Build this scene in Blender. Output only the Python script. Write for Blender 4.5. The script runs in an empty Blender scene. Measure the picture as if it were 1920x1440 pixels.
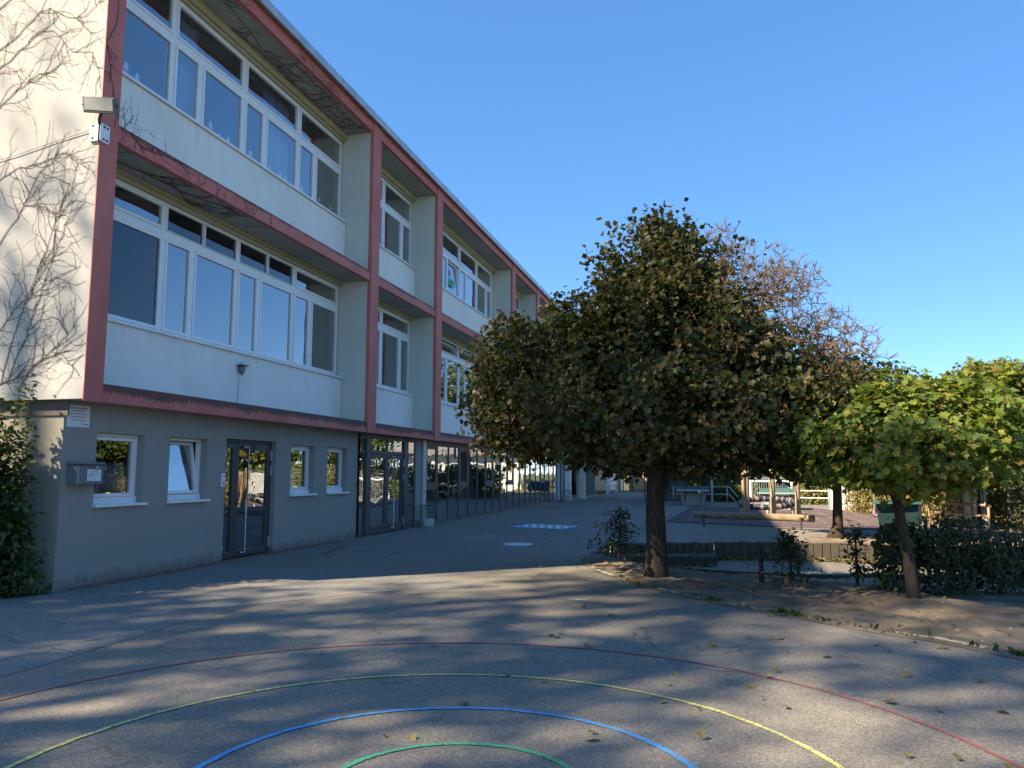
import bpy, math, random
import numpy as np
from mathutils import Vector, Matrix, geometry
random.seed(7)
RNG = np.random.default_rng(11)
R = math.radians
SC = bpy.context.scene
COL = SC.collection

# ------------------------------------------------------------------ camera, sky, sun, exposure
cam_d = bpy.data.cameras.new('camera')
cam_d.sensor_width = 36.0
cam_d.lens = 1469.0 / 1920.0 * 36.0
cam_d.clip_end = 2000.0
cam = bpy.data.objects.new('camera', cam_d)
COL.objects.link(cam)
cam.location = (0, 0, 1.6)
_y, _p, _r = R(14.65), R(6.41), R(0.1)
_f = Vector((-math.sin(_y) * math.cos(_p), math.cos(_y) * math.cos(_p), math.sin(_p)))
_rt = Vector((math.cos(_y), math.sin(_y), 0))
_u = _rt.cross(_f)
_r2 = _rt * math.cos(_r) + _u * math.sin(_r)
_u2 = -_rt * math.sin(_r) + _u * math.cos(_r)
cam.rotation_euler = Matrix((_r2, _u2, -_f)).transposed().to_euler()
SC.camera = cam

SUN_EL = R(39.5)
SUN_H = (-0.762, -0.648)
world = bpy.data.worlds.new('World')
SC.world = world
world.use_nodes = True
wn = world.node_tree
sky = wn.nodes.new('ShaderNodeTexSky')
sky.sky_type = 'NISHITA'
sky.sun_disc = False
sky.sun_elevation = SUN_EL
sky.sun_rotation = math.atan2(SUN_H[0], SUN_H[1])
sky.altitude = 4000
sky.air_density = 1.0
sky.dust_density = 0.0
sky.ozone_density = 4.0
gam = wn.nodes.new('ShaderNodeGamma'); gam.inputs[1].default_value = 0.58
hsv = wn.nodes.new('ShaderNodeHueSaturation'); hsv.inputs['Saturation'].default_value = 1.5; hsv.inputs['Hue'].default_value = 0.505
wn.links.new(sky.outputs[0], gam.inputs[0]); wn.links.new(gam.outputs[0], hsv.inputs['Color'])
wn.links.new(hsv.outputs[0], wn.nodes['Background'].inputs[0])
wn.nodes['Background'].inputs[1].default_value = 0.134
sun_d = bpy.data.lights.new('sun', 'SUN')
sun_d.energy = 3.65
sun_d.angle = R(0.8)
sun_d.color = (1.0, 0.83, 0.6)
sun = bpy.data.objects.new('sun', sun_d)
COL.objects.link(sun)
_sd = Vector((SUN_H[0] * math.cos(SUN_EL), SUN_H[1] * math.cos(SUN_EL), math.sin(SUN_EL)))
sun.rotation_euler = _sd.to_track_quat('Z', 'Y').to_euler()
sun.location = (-30, -25, 35)
SC.view_settings.view_transform = 'Standard'
SC.view_settings.look = 'None'
SC.view_settings.gamma = 1.0
SC.view_settings.exposure = 2.0
SC.cycles.use_denoising = True
SC.cycles.max_bounces = 8
SC.cycles.transparent_max_bounces = 12

# ------------------------------------------------------------------ helpers
ORG = {}

def link(o, parent=None):
    COL.objects.link(o)
    if parent is not None:
        o.parent = parent
    return o

def tag(o, label=None, cat=None, group=None, kind=None):
    if label: o['label'] = label
    if cat: o['category'] = cat
    if group: o['group'] = group
    if kind: o['kind'] = kind
    return o

def thing(name, loc, label, cat, group=None, rz=0.0):
    o = bpy.data.objects.new(name, None)
    o.empty_display_size = 0.2
    o.location = loc
    o.rotation_euler = (0, 0, rz)
    ORG[o] = np.array(loc, float)
    link(o)
    return tag(o, label, cat, group)

def finish(name, me, mats, parent, origin):
    for m in (mats if isinstance(mats, (list, tuple)) else [mats]):
        me.materials.append(m)
    o = bpy.data.objects.new(name, me)
    link(o, parent)
    if parent is not None:
        ORG[o] = ORG[parent]
    else:
        o.location = origin
        ORG[o] = np.array(origin, float)
    return o

class MB:
    def __init__(s):
        s.v = []; s.f = []; s.m = []
    def add(s, vs, fs, mi=0):
        b = len(s.v)
        s.v += [tuple(map(float, p)) for p in vs]
        s.f += [tuple(b + i for i in f) for f in fs]
        s.m += [mi] * len(fs)
        return s
    def box(s, x0, x1, y0, y1, z0, z1, mi=0):
        vs = [(x, y, z) for x in (x0, x1) for y in (y0, y1) for z in (z0, z1)]
        return s.add(vs, [(0, 1, 3, 2), (4, 6, 7, 5), (0, 4, 5, 1), (2, 3, 7, 6), (0, 2, 6, 4), (1, 5, 7, 3)], mi)
    def obox(s, c, a, b, d, mi=0):
        c, a, b, d = map(Vector, (c, a, b, d))
        vs = [c + i * a + j * b + k * d for i in (-1, 1) for j in (-1, 1) for k in (-1, 1)]
        return s.add(vs, [(0, 1, 3, 2), (4, 6, 7, 5), (0, 4, 5, 1), (2, 3, 7, 6), (0, 2, 6, 4), (1, 5, 7, 3)], mi)
    def bar(s, p0, p1, w, h, up=(0, 0, 1), mi=0):
        p0, p1 = Vector(p0), Vector(p1)
        d = (p1 - p0) / 2
        a = d.cross(Vector(up))
        if a.length < 1e-6: a = d.cross(Vector((1, 0, 0)))
        a.normalize()
        b = a.cross(d).normalized()
        return s.obox((p0 + p1) / 2, d, a * w / 2, b * h / 2, mi)
    def tube(s, pts, rad, n=8, cap=True, mi=0, closed=False):
        pts = [Vector(p) for p in pts]
        if not isinstance(rad, (list, tuple)): rad = [rad] * len(pts)
        L = len(pts)
        ref = None
        b = len(s.v)
        for i, p in enumerate(pts):
            if closed: t = pts[(i + 1) % L] - pts[i - 1]
            else: t = pts[min(i + 1, L - 1)] - pts[max(i - 1, 0)]
            t.normalize()
            if ref is None:
                ref = t.orthogonal().normalized()
            ref = (ref - t * ref.dot(t)).normalized()
            w = t.cross(ref)
            for k in range(n):
                a = 2 * math.pi * k / n
                s.v.append(tuple(p + (ref * math.cos(a) + w * math.sin(a)) * rad[i]))
        for i in range(L if closed else L - 1):
            j = (i + 1) % L
            for k in range(n):
                s.f.append((b + i * n + k, b + i * n + (k + 1) % n, b + j * n + (k + 1) % n, b + j * n + k)); s.m.append(mi)
        if cap and not closed:
            s.f.append(tuple(b + k for k in range(n))[::-1]); s.m.append(mi)
            s.f.append(tuple(b + (L - 1) * n + k for k in range(n))); s.m.append(mi)
        return s
    def prism(s, poly, z0, z1, mi=0):
        n = len(poly)
        vs = [(x, y, z0) for x, y in poly] + [(x, y, z1) for x, y in poly]
        fs = [tuple(range(n))[::-1], tuple(range(n, 2 * n))] + [(i, (i + 1) % n, n + (i + 1) % n, n + i) for i in range(n)]
        return s.add(vs, fs, mi)
    def quad(s, *p, mi=0):
        return s.add(p, [tuple(range(len(p)))], mi)
    def build(s, name, mats, parent=None, smooth=False, bevel=0.0, origin=None):
        V = np.array(s.v, float)
        if parent is not None: o3 = ORG[parent]
        elif origin is not None: o3 = np.array(origin, float)
        else:
            lo, hi = V.min(0), V.max(0)
            o3 = np.array([(lo[0] + hi[0]) / 2, (lo[1] + hi[1]) / 2, lo[2]])
        me = bpy.data.meshes.new(name)
        me.from_pydata((V - o3).tolist(), [], s.f)
        if len(set(s.m)) > 1 or (s.m and s.m[0]):
            me.polygons.foreach_set('material_index', s.m)
        if smooth:
            me.polygons.foreach_set('use_smooth', [True] * len(s.f))
        me.update()
        o = finish(name, me, mats, parent, tuple(o3))
        if bevel:
            b = o.modifiers.new('bevel', 'BEVEL')
            b.width = bevel; b.segments = 2; b.limit_method = 'ANGLE'; b.angle_limit = R(50)
        return o

def np_mesh(name, V, sizes, loops, mats, parent, origin=(0, 0, 0), smooth=False):
    o3 = ORG[parent] if parent is not None else np.array(origin, float)
    me = bpy.data.meshes.new(name)
    V = np.asarray(V, np.float32) - o3.astype(np.float32)
    me.vertices.add(len(V)); me.vertices.foreach_set('co', V.ravel())
    loops = np.asarray(loops, np.int32); sizes = np.asarray(sizes, np.int32)
    me.loops.add(len(loops)); me.loops.foreach_set('vertex_index', loops)
    me.polygons.add(len(sizes))
    st = np.concatenate([[0], np.cumsum(sizes)[:-1]]).astype(np.int32)
    me.polygons.foreach_set('loop_start', st)
    if smooth: me.polygons.foreach_set('use_smooth', np.ones(len(sizes), bool))
    me.update(calc_edges=True)
    me.validate()
    return finish(name, me, mats, parent, tuple(o3))

# ------------------------------------------------------------------ materials
def mat_new(name):
    m = bpy.data.materials.new(name)
    m.use_nodes = True
    nt = m.node_tree
    return m, nt, nt.nodes, nt.links, nt.nodes['Principled BSDF']

def ramp(nt, fac, stops):
    r = nt.nodes.new('ShaderNodeValToRGB')
    e = r.color_ramp.elements
    e[0].position, e[0].color = stops[0][0], (*stops[0][1], 1)
    e[1].position, e[1].color = stops[-1][0], (*stops[-1][1], 1)
    for p, c in stops[1:-1]:
        k = e.new(p); k.color = (*c, 1)
    nt.links.new(fac, r.inputs[0])
    return r.outputs[0]

def coords(nt, scale=(1, 1, 1), kind='Object'):
    tc = nt.nodes.new('ShaderNodeTexCoord')
    mp = nt.nodes.new('ShaderNodeMapping')
    mp.inputs['Scale'].default_value = scale
    nt.links.new(tc.outputs[kind], mp.inputs[0])
    return mp.outputs[0]

def noise(nt, vec, scale, detail=4, rough=0.6):
    n = nt.nodes.new('ShaderNodeTexNoise')
    n.inputs['Scale'].default_value = scale
    n.inputs['Detail'].default_value = detail
    n.inputs['Roughness'].default_value = rough
    nt.links.new(vec, n.inputs['Vector'])
    return n.outputs['Fac']

def mixc(nt, fac, a, b, mode='MIX'):
    m = nt.nodes.new('ShaderNodeMix')
    m.data_type = 'RGBA'; m.blend_type = mode
    for idx, val in ((0, fac), (6, a), (7, b)):
        if isinstance(val, (int, float)): m.inputs[idx].default_value = val
        elif isinstance(val, tuple): m.inputs[idx].default_value = (*val, 1)
        else: nt.links.new(val, m.inputs[idx])
    return m.outputs[2]

def math_n(nt, op, a, b=None, clamp=False):
    m = nt.nodes.new('ShaderNodeMath'); m.operation = op; m.use_clamp = clamp
    for i, v in enumerate((a, b)):
        if v is None: continue
        if isinstance(v, (int, float)): m.inputs[i].default_value = v
        else: nt.links.new(v, m.inputs[i])
    return m.outputs[0]

def bump(nt, h, strength, dist, bsdf):
    b = nt.nodes.new('ShaderNodeBump')
    b.inputs['Strength'].default_value = strength
    b.inputs['Distance'].default_value = dist
    nt.links.new(h, b.inputs['Height'])
    nt.links.new(b.outputs[0], bsdf.inputs['Normal'])

def simple(name, col, rough=0.5, metal=0.0, var=0.12, scale=6.0, bmp=0.0, bscale=60.0, spec=0.4, stretch=(1, 1, 1)):
    m, nt, N, L, B = mat_new(name)
    c = coords(nt, stretch)
    n = noise(nt, c, scale)
    dark = tuple(x * (1 - var) for x in col); lite = tuple(min(1, x * (1 + var)) for x in col)
    L.new(ramp(nt, n, [(0.3, dark), (0.7, lite)]), B.inputs['Base Color'])
    B.inputs['Roughness'].default_value = rough
    B.inputs['Metallic'].default_value = metal
    B.inputs['Specular IOR Level'].default_value = spec
    if bmp:
        bump(nt, noise(nt, c, bscale, 3), bmp, 0.01, B)
    return m

def plaster(name, col, stain=(0.5, 0.48, 0.44), amount=0.25, bmp=0.25, splash=False, streaks=()):
    m, nt, N, L, B = mat_new(name)
    c = coords(nt)
    big = noise(nt, c, 0.7, 6, 0.65)
    vert = noise(nt, coords(nt, (2, 2, 0.5)), 1.6, 5, 0.7)
    fine = noise(nt, c, 90, 2)
    base = mixc(nt, ramp(nt, big, [(0.45, (0, 0, 0)), (0.75, (amount,) * 3)]), col, stain)
    base = mixc(nt, ramp(nt, vert, [(0.55, (0, 0, 0)), (0.8, (amount * 0.4,) * 3)]), base, tuple(x * 0.7 for x in stain))
    spk = noise(nt, c, 22, 2, 0.5)
    base = mixc(nt, ramp(nt, spk, [(0.72, (0, 0, 0)), (0.78, (0.18,) * 3)]), base, (0.2, 0.2, 0.18))
    for zt in streaks:   # rain streaks that run down from the sills
        sep = N.new('ShaderNodeSeparateXYZ'); L.new(coords(nt), sep.inputs[0])
        d = math_n(nt, 'SUBTRACT', zt, sep.outputs[2])
        st = noise(nt, coords(nt, (1, 9, 0.25)), 1.5, 5, 0.7)
        ln = math_n(nt, 'MULTIPLY', math_n(nt, 'SUBTRACT', st, 0.47), 4.2)
        k = math_n(nt, 'DIVIDE', math_n(nt, 'SUBTRACT', ln, d), 0.5, True)
        k = math_n(nt, 'MULTIPLY', k, math_n(nt, 'GREATER_THAN', d, 0.0))
        base = mixc(nt, math_n(nt, 'MULTIPLY', k, 0.17), base, (0.4, 0.39, 0.33))
    if splash:   # rain-splashed dirt along the foot of the wall
        sep = N.new('ShaderNodeSeparateXYZ'); L.new(coords(nt), sep.inputs[0])
        hgt = math_n(nt, 'MULTIPLY', noise(nt, coords(nt, (3, 3, 1)), 3.0, 6, 0.75), 0.55)
        k = math_n(nt, 'DIVIDE', math_n(nt, 'SUBTRACT', hgt, math_n(nt, 'ADD', sep.outputs[2], 0.08)), 0.16, True)
        base = mixc(nt, math_n(nt, 'MULTIPLY', k, 0.55), base, (0.13, 0.105, 0.08))
        sc_ = noise(nt, coords(nt, (1, 1, 2.5)), 5, 6, 0.8)
        base = mixc(nt, ramp(nt, sc_, [(0.66, (0, 0, 0)), (0.74, (0.3,) * 3)]), base, (0.42, 0.4, 0.36))
    L.new(base, B.inputs['Base Color'])
    B.inputs['Roughness'].default_value = 0.9
    B.inputs['Specular IOR Level'].default_value = 0.2
    bump(nt, fine, bmp, 0.006, B)
    return m

def red_paint(name, ztop=None, drip=0.1, dens=0.5):
    m, nt, N, L, B = mat_new(name)
    c = coords(nt)
    base = mixc(nt, ramp(nt, noise(nt, c, 1.6, 5), [(0.35, (0, 0, 0)), (0.7, (1, 1, 1))]), (0.49, 0.13, 0.1), (0.58, 0.18, 0.14))
    if ztop is not None:
        sep = N.new('ShaderNodeSeparateXYZ'); L.new(coords(nt), sep.inputs[0])
        d = math_n(nt, 'SUBTRACT', ztop, sep.outputs[2])
        st = noise(nt, coords(nt, (14, 14, 0.6)), 1.6, 6, 0.7)
        big = noise(nt, coords(nt, (1, 0.55, 0.01)), 1.3, 3, 0.5)
        thr = math_n(nt, 'MULTIPLY', math_n(nt, 'SUBTRACT', math_n(nt, 'ADD', st, math_n(nt, 'MULTIPLY', big, 0.9)), 1.0 - dens), drip * 4)
        k = math_n(nt, 'DIVIDE', math_n(nt, 'SUBTRACT', thr, d), 0.05, True)
        base = mixc(nt, math_n(nt, 'MULTIPLY', k, 0.82), base, (0.035, 0.03, 0.028))
        spots = noise(nt, c, 9, 2)
        base = mixc(nt, ramp(nt, spots, [(0.74, (0, 0, 0)), (0.77, (0.5,) * 3)]), base, (0.06, 0.03, 0.03))
    L.new(base, B.inputs['Base Color'])
    B.inputs['Roughness'].default_value = 0.7
    bump(nt, noise(nt, c, 70, 2), 0.15, 0.005, B)
    return m

def glass(name, r0, tint=(0.8, 0.82, 0.82), wave=0.004, wscale=1.3):
    m = bpy.data.materials.new(name); m.use_nodes = True
    nt = m.node_tree; N, L = nt.nodes, nt.links
    N.remove(N['Principled BSDF'])
    out = N['Material Output']
    lw = N.new('ShaderNodeLayerWeight'); lw.inputs[0].default_value = 0.5
    p5 = math_n(nt, 'POWER', lw.outputs['Facing'], 3.0)
    fac = math_n(nt, 'ADD', math_n(nt, 'MULTIPLY', p5, 1 - r0), r0, True)
    tr = N.new('ShaderNodeBsdfTransparent'); tr.inputs[0].default_value = (*tint, 1)
    gl = N.new('ShaderNodeBsdfGlossy'); gl.inputs['Roughness'].default_value = 0.0
    gl.inputs[0].default_value = (0.93, 0.96, 1.0, 1)
    bp = N.new('ShaderNodeBump'); bp.inputs['Strength'].default_value = 1.0; bp.inputs['Distance'].default_value = wave
    L.new(noise(nt, coords(nt), wscale, 1, 0.4), bp.inputs['Height'])
    L.new(bp.outputs[0], gl.inputs['Normal'])
    mx = N.new('ShaderNodeMixShader')
    L.new(fac, mx.inputs[0]); L.new(tr.outputs[0], mx.inputs[1]); L.new(gl.outputs[0], mx.inputs[2])
    L.new(mx.outputs[0], out.inputs[0])
    return m

def leafmat(name, stops, trans=0.35, rough=0.5):
    m, nt, N, L, B = mat_new(name)
    g = N.new('ShaderNodeNewGeometry')
    c = ramp(nt, g.outputs['Random Per Island'], stops)
    L.new(c, B.inputs['Base Color'])
    B.inputs['Roughness'].default_value = rough
    B.inputs['Specular IOR Level'].default_value = 0.3
    t = N.new('ShaderNodeBsdfTranslucent')
    L.new(mixc(nt, 1.0, c, (1.5, 1.45, 0.7), 'MULTIPLY'), t.inputs[0])
    mx = N.new('ShaderNodeMixShader'); mx.inputs[0].default_value = trans
    L.new(B.outputs[0], mx.inputs[1]); L.new(t.outputs[0], mx.inputs[2])
    L.new(mx.outputs[0], N['Material Output'].inputs[0])
    return m

def asphalt(name, base, lite, bright=1.0):
    m, nt, N, L, B = mat_new(name)
    c = coords(nt)
    big = noise(nt, c, 0.35, 6, 0.65)
    col = ramp(nt, big, [(0.3, base), (0.72, lite)])
    mid = noise(nt, c, 3.0, 6, 0.7)
    col = mixc(nt, ramp(nt, mid, [(0.35, (0.35,) * 3), (0.65, (0, 0, 0))]), col, tuple(x * 0.6 for x in base))
    vor = N.new('ShaderNodeTexVoronoi'); vor.inputs['Scale'].default_value = 95
    L.new(c, vor.inputs['Vector'])
    col = mixc(nt, 0.3, col, ramp(nt, vor.outputs['Color'], [(0.2, tuple(x * 0.35 for x in base)), (0.85, tuple(x * 2.1 for x in lite))]))
    spk = N.new('ShaderNodeTexVoronoi'); spk.inputs['Scale'].default_value = 11; L.new(c, spk.inputs['Vector'])
    col = mixc(nt, ramp(nt, spk.outputs['Distance'], [(0.05, (0.7,) * 3), (0.09, (0, 0, 0))]), col, (0.45, 0.43, 0.4))
    # cracks
    cr = N.new('ShaderNodeTexVoronoi'); cr.feature = 'DISTANCE_TO_EDGE'; cr.inputs['Scale'].default_value = 0.42
    dn = N.new('ShaderNodeTexNoise'); dn.inputs['Scale'].default_value = 2.2; dn.inputs['Detail'].default_value = 5
    L.new(c, dn.inputs['Vector'])
    vadd = N.new('ShaderNodeVectorMath'); vadd.operation = 'MULTIPLY_ADD'
    L.new(dn.outputs['Color'], vadd.inputs[0]); vadd.inputs[1].default_value = (0.5, 0.5, 0); L.new(c, vadd.inputs[2])
    L.new(vadd.outputs[0], cr.inputs['Vector'])
    msk = ramp(nt, noise(nt, c, 0.22, 2), [(0.5, (0, 0, 0)), (0.56, (1, 1, 1))])
    crk = mixc(nt, 1.0, ramp(nt, cr.outputs['Distance'], [(0.002, (0.5,) * 3), (0.007, (0, 0, 0))]), msk, 'MULTIPLY')
    col = mixc(nt, crk, col, (0.02, 0.02, 0.02))
    L.new(col, B.inputs['Base Color'])
    B.inputs['Roughness'].default_value = 0.85
    B.inputs['Specular IOR Level'].default_value = 0.25
    bump(nt, vor.outputs['Distance'], 0.5, 0.006, B)
    return m

M = {}
M['white'] = plaster('plaster_white', (0.81, 0.79, 0.725), (0.5, 0.5, 0.42), 0.3, streaks=(3.9, 7.84))
M['gable'] = plaster('plaster_gable', (0.45, 0.44, 0.405), (0.32, 0.32, 0.31), 0.4)
M['fin'] = plaster('plaster_fin', (0.62, 0.63, 0.53), (0.45, 0.46, 0.38), 0.4)
M['grey'] = plaster('plaster_grey', (0.31, 0.3, 0.27), (0.25, 0.245, 0.22), 0.35, 0.15, splash=True)
M['soffit'] = plaster('concrete_soffit', (0.4, 0.39, 0.34), (0.22, 0.21, 0.19), 0.6)
M['lintel'] = plaster('lintel_cream', (0.44, 0.4, 0.26), (0.3, 0.28, 0.2), 0.4)
M['red'] = red_paint('red_paint')
M['red_low'] = red_paint('red_paint_low_beam', 2.81, 0.08, 0.52)
M['red_mid'] = red_paint('red_paint_mid_beam', 6.56, 0.05, 0.4)
M['pvc'] = simple('white_pvc', (0.78, 0.79, 0.78), 0.35, 0, 0.04, 3)
M['alu'] = simple('brushed_aluminium', (0.5, 0.51, 0.52), 0.45, 0.7, 0.1, 8)
M['zinc'] = simple('zinc_flashing', (0.42, 0.43, 0.44), 0.5, 0.6, 0.2, 3)
M['steel'] = simple('stainless_steel', (0.62, 0.62, 0.6), 0.25, 1.0, 0.05, 8)
M['galv'] = simple('galvanised_steel', (0.48, 0.5, 0.5), 0.5, 0.5, 0.18, 20)
M['anth'] = simple('anthracite_frame', (0.06, 0.062, 0.066), 0.45, 0, 0.12, 5)
M['bronze'] = simple('bronze_frame', (0.1, 0.095, 0.085), 0.5, 0.2, 0.12, 5)
M['black'] = simple('black_paint', (0.015, 0.016, 0.018), 0.5, 0, 0.1, 5)
M['darkin'] = simple('interior_paint', (0.3, 0.3, 0.26), 0.9, 0, 0.1, 2)
M['glass'] = glass('window_glass', 0.24, (0.8, 0.82, 0.82), 0.006, 1.1)
M['glass2'] = glass('storefront_glass', 0.5, (0.5, 0.52, 0.52), 0.006, 1.6)
M['glass_screen'] = glass('screened_glass', 0.05, (0.3, 0.3, 0.3))
M['glass3'] = glass('small_window_glass', 0.34, (0.6, 0.62, 0.62), 0.004, 1.6)
M['asphalt'] = asphalt('asphalt', (0.168, 0.153, 0.128), (0.238, 0.219, 0.184))
M['asphalt2'] = asphalt('old_asphalt', (0.17, 0.166, 0.152), (0.23, 0.222, 0.202))
M['dirt'] = simple('sandy_dirt', (0.215, 0.172, 0.125), 0.95, 0, 0.45, 1.7, 0.8, 45, 0.1)
M['soil'] = simple('meadow_soil', (0.1, 0.1, 0.045), 0.95, 0, 0.4, 0.8, 0.5, 20, 0.1)
M['curtain'] = simple('curtain_cloth', (0.62, 0.64, 0.66), 0.9, 0, 0.05, 3)
M['curtain_blue'] = simple('pale_blue_curtain', (0.3, 0.4, 0.58), 0.9, 0, 0.05, 3)
M['wood'] = simple('weathered_wood', (0.34, 0.24, 0.15), 0.8, 0, 0.3, 3, 0.4, 30, 0.2, (6, 6, 0.6))
M['bark'] = simple('maple_bark', (0.055, 0.043, 0.033), 0.95, 0, 0.5, 9, 0.9, 30, 0.1, (3, 3, 0.7))
M['twig'] = simple('twig_bark', (0.115, 0.085, 0.068), 0.9, 0, 0.3, 9)
M['bare_twig'] = simple('bare_twig_bark', (0.17, 0.12, 0.072), 0.9, 0, 0.4, 9)
M['vine'] = simple('vine_bark', (0.13, 0.098, 0.075), 0.9, 0, 0.3, 9)
M['concrete'] = plaster('concrete', (0.36, 0.35, 0.31), (0.2, 0.2, 0.18), 0.5)
M['palisade'] = plaster('palisade_concrete', (0.085, 0.07, 0.054), (0.06, 0.054, 0.045), 0.6)
M['leaf_big'] = leafmat('dark_maple_leaf', [(0.0, (0.017, 0.031, 0.009)), (0.45, (0.037, 0.048, 0.012)), (0.75, (0.068, 0.062, 0.017)), (0.92, (0.09, 0.066, 0.024)), (1.0, (0.11, 0.066, 0.034))], 0.35)
M['leaf_green'] = leafmat('green_maple_leaf', [(0.0, (0.07, 0.12, 0.022)), (0.55, (0.145, 0.195, 0.03)), (0.88, (0.23, 0.24, 0.04)), (1.0, (0.23, 0.15, 0.055))], 0.4)
M['leaf_mid'] = leafmat('mid_maple_leaf', [(0.0, (0.04, 0.078, 0.018)), (0.6, (0.075, 0.115, 0.024)), (0.9, (0.12, 0.145, 0.03)), (1.0, (0.17, 0.12, 0.045))], 0.4)
M['leaf_lime'] = leafmat('lime_bush_leaf', [(0.0, (0.09, 0.12, 0.03)), (0.6, (0.18, 0.19, 0.055)), (1.0, (0.27, 0.22, 0.08))], 0.35)
M['leaf_far'] = leafmat('far_leaf', [(0.0, (0.04, 0.075, 0.018)), (0.7, (0.1, 0.13, 0.03)), (1.0, (0.2, 0.18, 0.05))], 0.35)
M['leaf_hedge'] = leafmat('dark_hedge_leaf', [(0.0, (0.025, 0.042, 0.016)), (0.8, (0.055, 0.072, 0.028)), (1.0, (0.12, 0.09, 0.04))], 0.25)
M['leaf_gold'] = leafmat('autumn_hedge_leaf', [(0.0, (0.1, 0.125, 0.03)), (0.5, (0.19, 0.18, 0.05)), (0.8, (0.27, 0.17, 0.07)), (1.0, (0.31, 0.14, 0.08))], 0.3)
M['leaf_bush'] = leafmat('bush_leaf', [(0.0, (0.03, 0.06, 0.018)), (0.7, (0.07, 0.11, 0.03)), (1.0, (0.16, 0.17, 0.035))], 0.35)
M['leaf_dry'] = leafmat('dry_leaf', [(0.0, (0.14, 0.1, 0.05)), (0.5, (0.2, 0.16, 0.06)), (1.0, (0.13, 0.15, 0.05))], 0.15)
M['paper'] = simple('white_paper', (0.75, 0.76, 0.74), 0.7, 0, 0.03, 4)
M['ink'] = simple('black_ink', (0.03, 0.03, 0.035), 0.6, 0, 0.05, 4)
M['rubber'] = simple('rubber_tile', (0.12, 0.09, 0.088), 0.95, 0, 0.3, 2.0, 0.5, 80, 0.15)
M['seam'] = simple('sandy_joint', (0.3, 0.24, 0.16), 0.95, 0, 0.3, 3)
def flat(name, col, rough=0.5, **k): return simple(name, col, rough, **k)

# ------------------------------------------------------------------ ground
HOLE = [(-2.4, 14.1), (-1.8, 12.7), (-1.1, 11.5), (-0.35, 10.6), (0.3, 9.95), (0.85, 9.5), (1.35, 9.05), (2.0, 8.6), (2.6, 7.95),
        (4, 6.9), (7, 5), (12, 3), (12, 19.3), (3.2, 19.25), (1.6, 19.25), (-0.12, 18.95), (-0.12, 18.62), (-1.2, 18.5), (-2.4, 18.1)]

def holed_sheet(name, outer, hole, z, mat):
    polys = [[Vector((x, y, 0)) for x, y in outer], [Vector((x, y, 0)) for x, y in hole[::-1]]]
    tris = geometry.tessellate_polygon(polys)
    vs = [(v.x, v.y, z) for p in polys for v in p]
    b = MB(); b.v = vs
    for t in tris:
        a, c, d = (Vector(vs[i]) for i in t)
        b.f.append(tuple(t) if (c - a).cross(d - a).z > 0 else tuple(t)[::-1]); b.m.append(0)
    return b.build(name, mat, None, origin=(0, 0, 0))

tag(holed_sheet('ground', [(-600, -600), (600, -600), (600, 900), (-600, 900)], HOLE, -0.03, M['soil']), kind='structure')
tag(holed_sheet('asphalt_yard', [(-8.63, 8.9), (-8.9, 8.2), (-9.6, 7.3), (-30, 2), (-30, -30), (16, -30), (16, 2.5), (12.2, 12), (9.2, 21), (7.2, 28), (5.3, 35), (6.6, 40), (8, 46), (-2, 46), (-4.5, 57), (-5, 76), (-8.1, 76), (-8.1, 45.7), (-8.55, 45.7), (-8.55, 17.9), (-8.63, 17.9)], HOLE, 0.0, M['asphalt']), kind='structure')
b = MB().quad((-8.35, 9.2, .004), (-8.5, 8.4, .004), (-9.2, 7.4, .004), (-11, 5, .004), (-5.6, 2.5, .004), (-5.45, 5.4, .004), (-5.55, 7.2, .004), (-5.45, 8.6, .004), (-4.6, 9.8, .004), (-3.0, 10.9, .004), (-4.5, 11.6, .004), (-8.33, 12.2, .004))
tag(b.build('asphalt_strip', M['asphalt2'], None), kind='structure')
b = MB()
y = 9.0
while y < 16.6:
    for k in range(2):
        b.box(-8.63 + k * .115 + .004, -8.63 + k * .115 + .108, y + random.uniform(0, .006), y + .205, -.01, .012 + random.uniform(0, .008))
    y += .215
tag(b.build('brick_edging', simple('edging_brick', (0.2, 0.115, 0.085), 0.9, 0, 0.4, 12), None, bevel=.004), kind='structure')

# dirt bed sloping into the sunken seating circle
Fp = np.array(HOLE[:12], float)
Pp = np.array([(-2.4, 17.3), (-1.75, 17.0), (-1.0, 16.55), (-0.25, 16.2), (0.5, 16.05), (1.1, 15.97), (1.6, 15.97), (2.2, 16.05), (2.9, 16.2), (4.5, 16.3), (8, 16.3), (12, 16.3)], float)
nu, nv = 110, 34
ts = np.linspace(0, len(Fp) - 1, nu)
Fi = np.stack([np.interp(ts, range(len(Fp)), Fp[:, k]) for k in (0, 1)], 1)
Pi = np.stack([np.interp(ts, range(len(Pp)), Pp[:, k]) for k in (0, 1)], 1)
vv = np.r_[-.03, np.linspace(0, 1, nv - 1)]
sm = np.clip((vv - .4) / .6, 0, 1); sm = sm * sm * (3 - 2 * sm)
G = Fi[:, None] * (1 - vv[None, :, None]) + Pi[:, None] * vv[None, :, None]
Z = -0.37 * sm[None, :] + 0.012 + RNG.normal(0, .011, (nu, nv)) + .018 * np.sin(G[..., 0] * 3.1 + G[..., 1] * 2.3) * np.minimum(1, vv * 6)
for tx, ty in ((-0.94, 12.1), (2.28, 10.8)):
    Z += .06 * np.exp(-((G[..., 0] - tx) ** 2 + (G[..., 1] - ty) ** 2) / .12)
Z[:, :2] = 0.006
def dirt_z(x, y):
    return float(Z.ravel()[np.argmin((G[..., 0] - x).ravel() ** 2 + (G[..., 1] - y).ravel() ** 2)])
V = np.concatenate([G, Z[..., None]], 2).reshape(-1, 3)
idx = np.arange(nu * nv).reshape(nu, nv)
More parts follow.
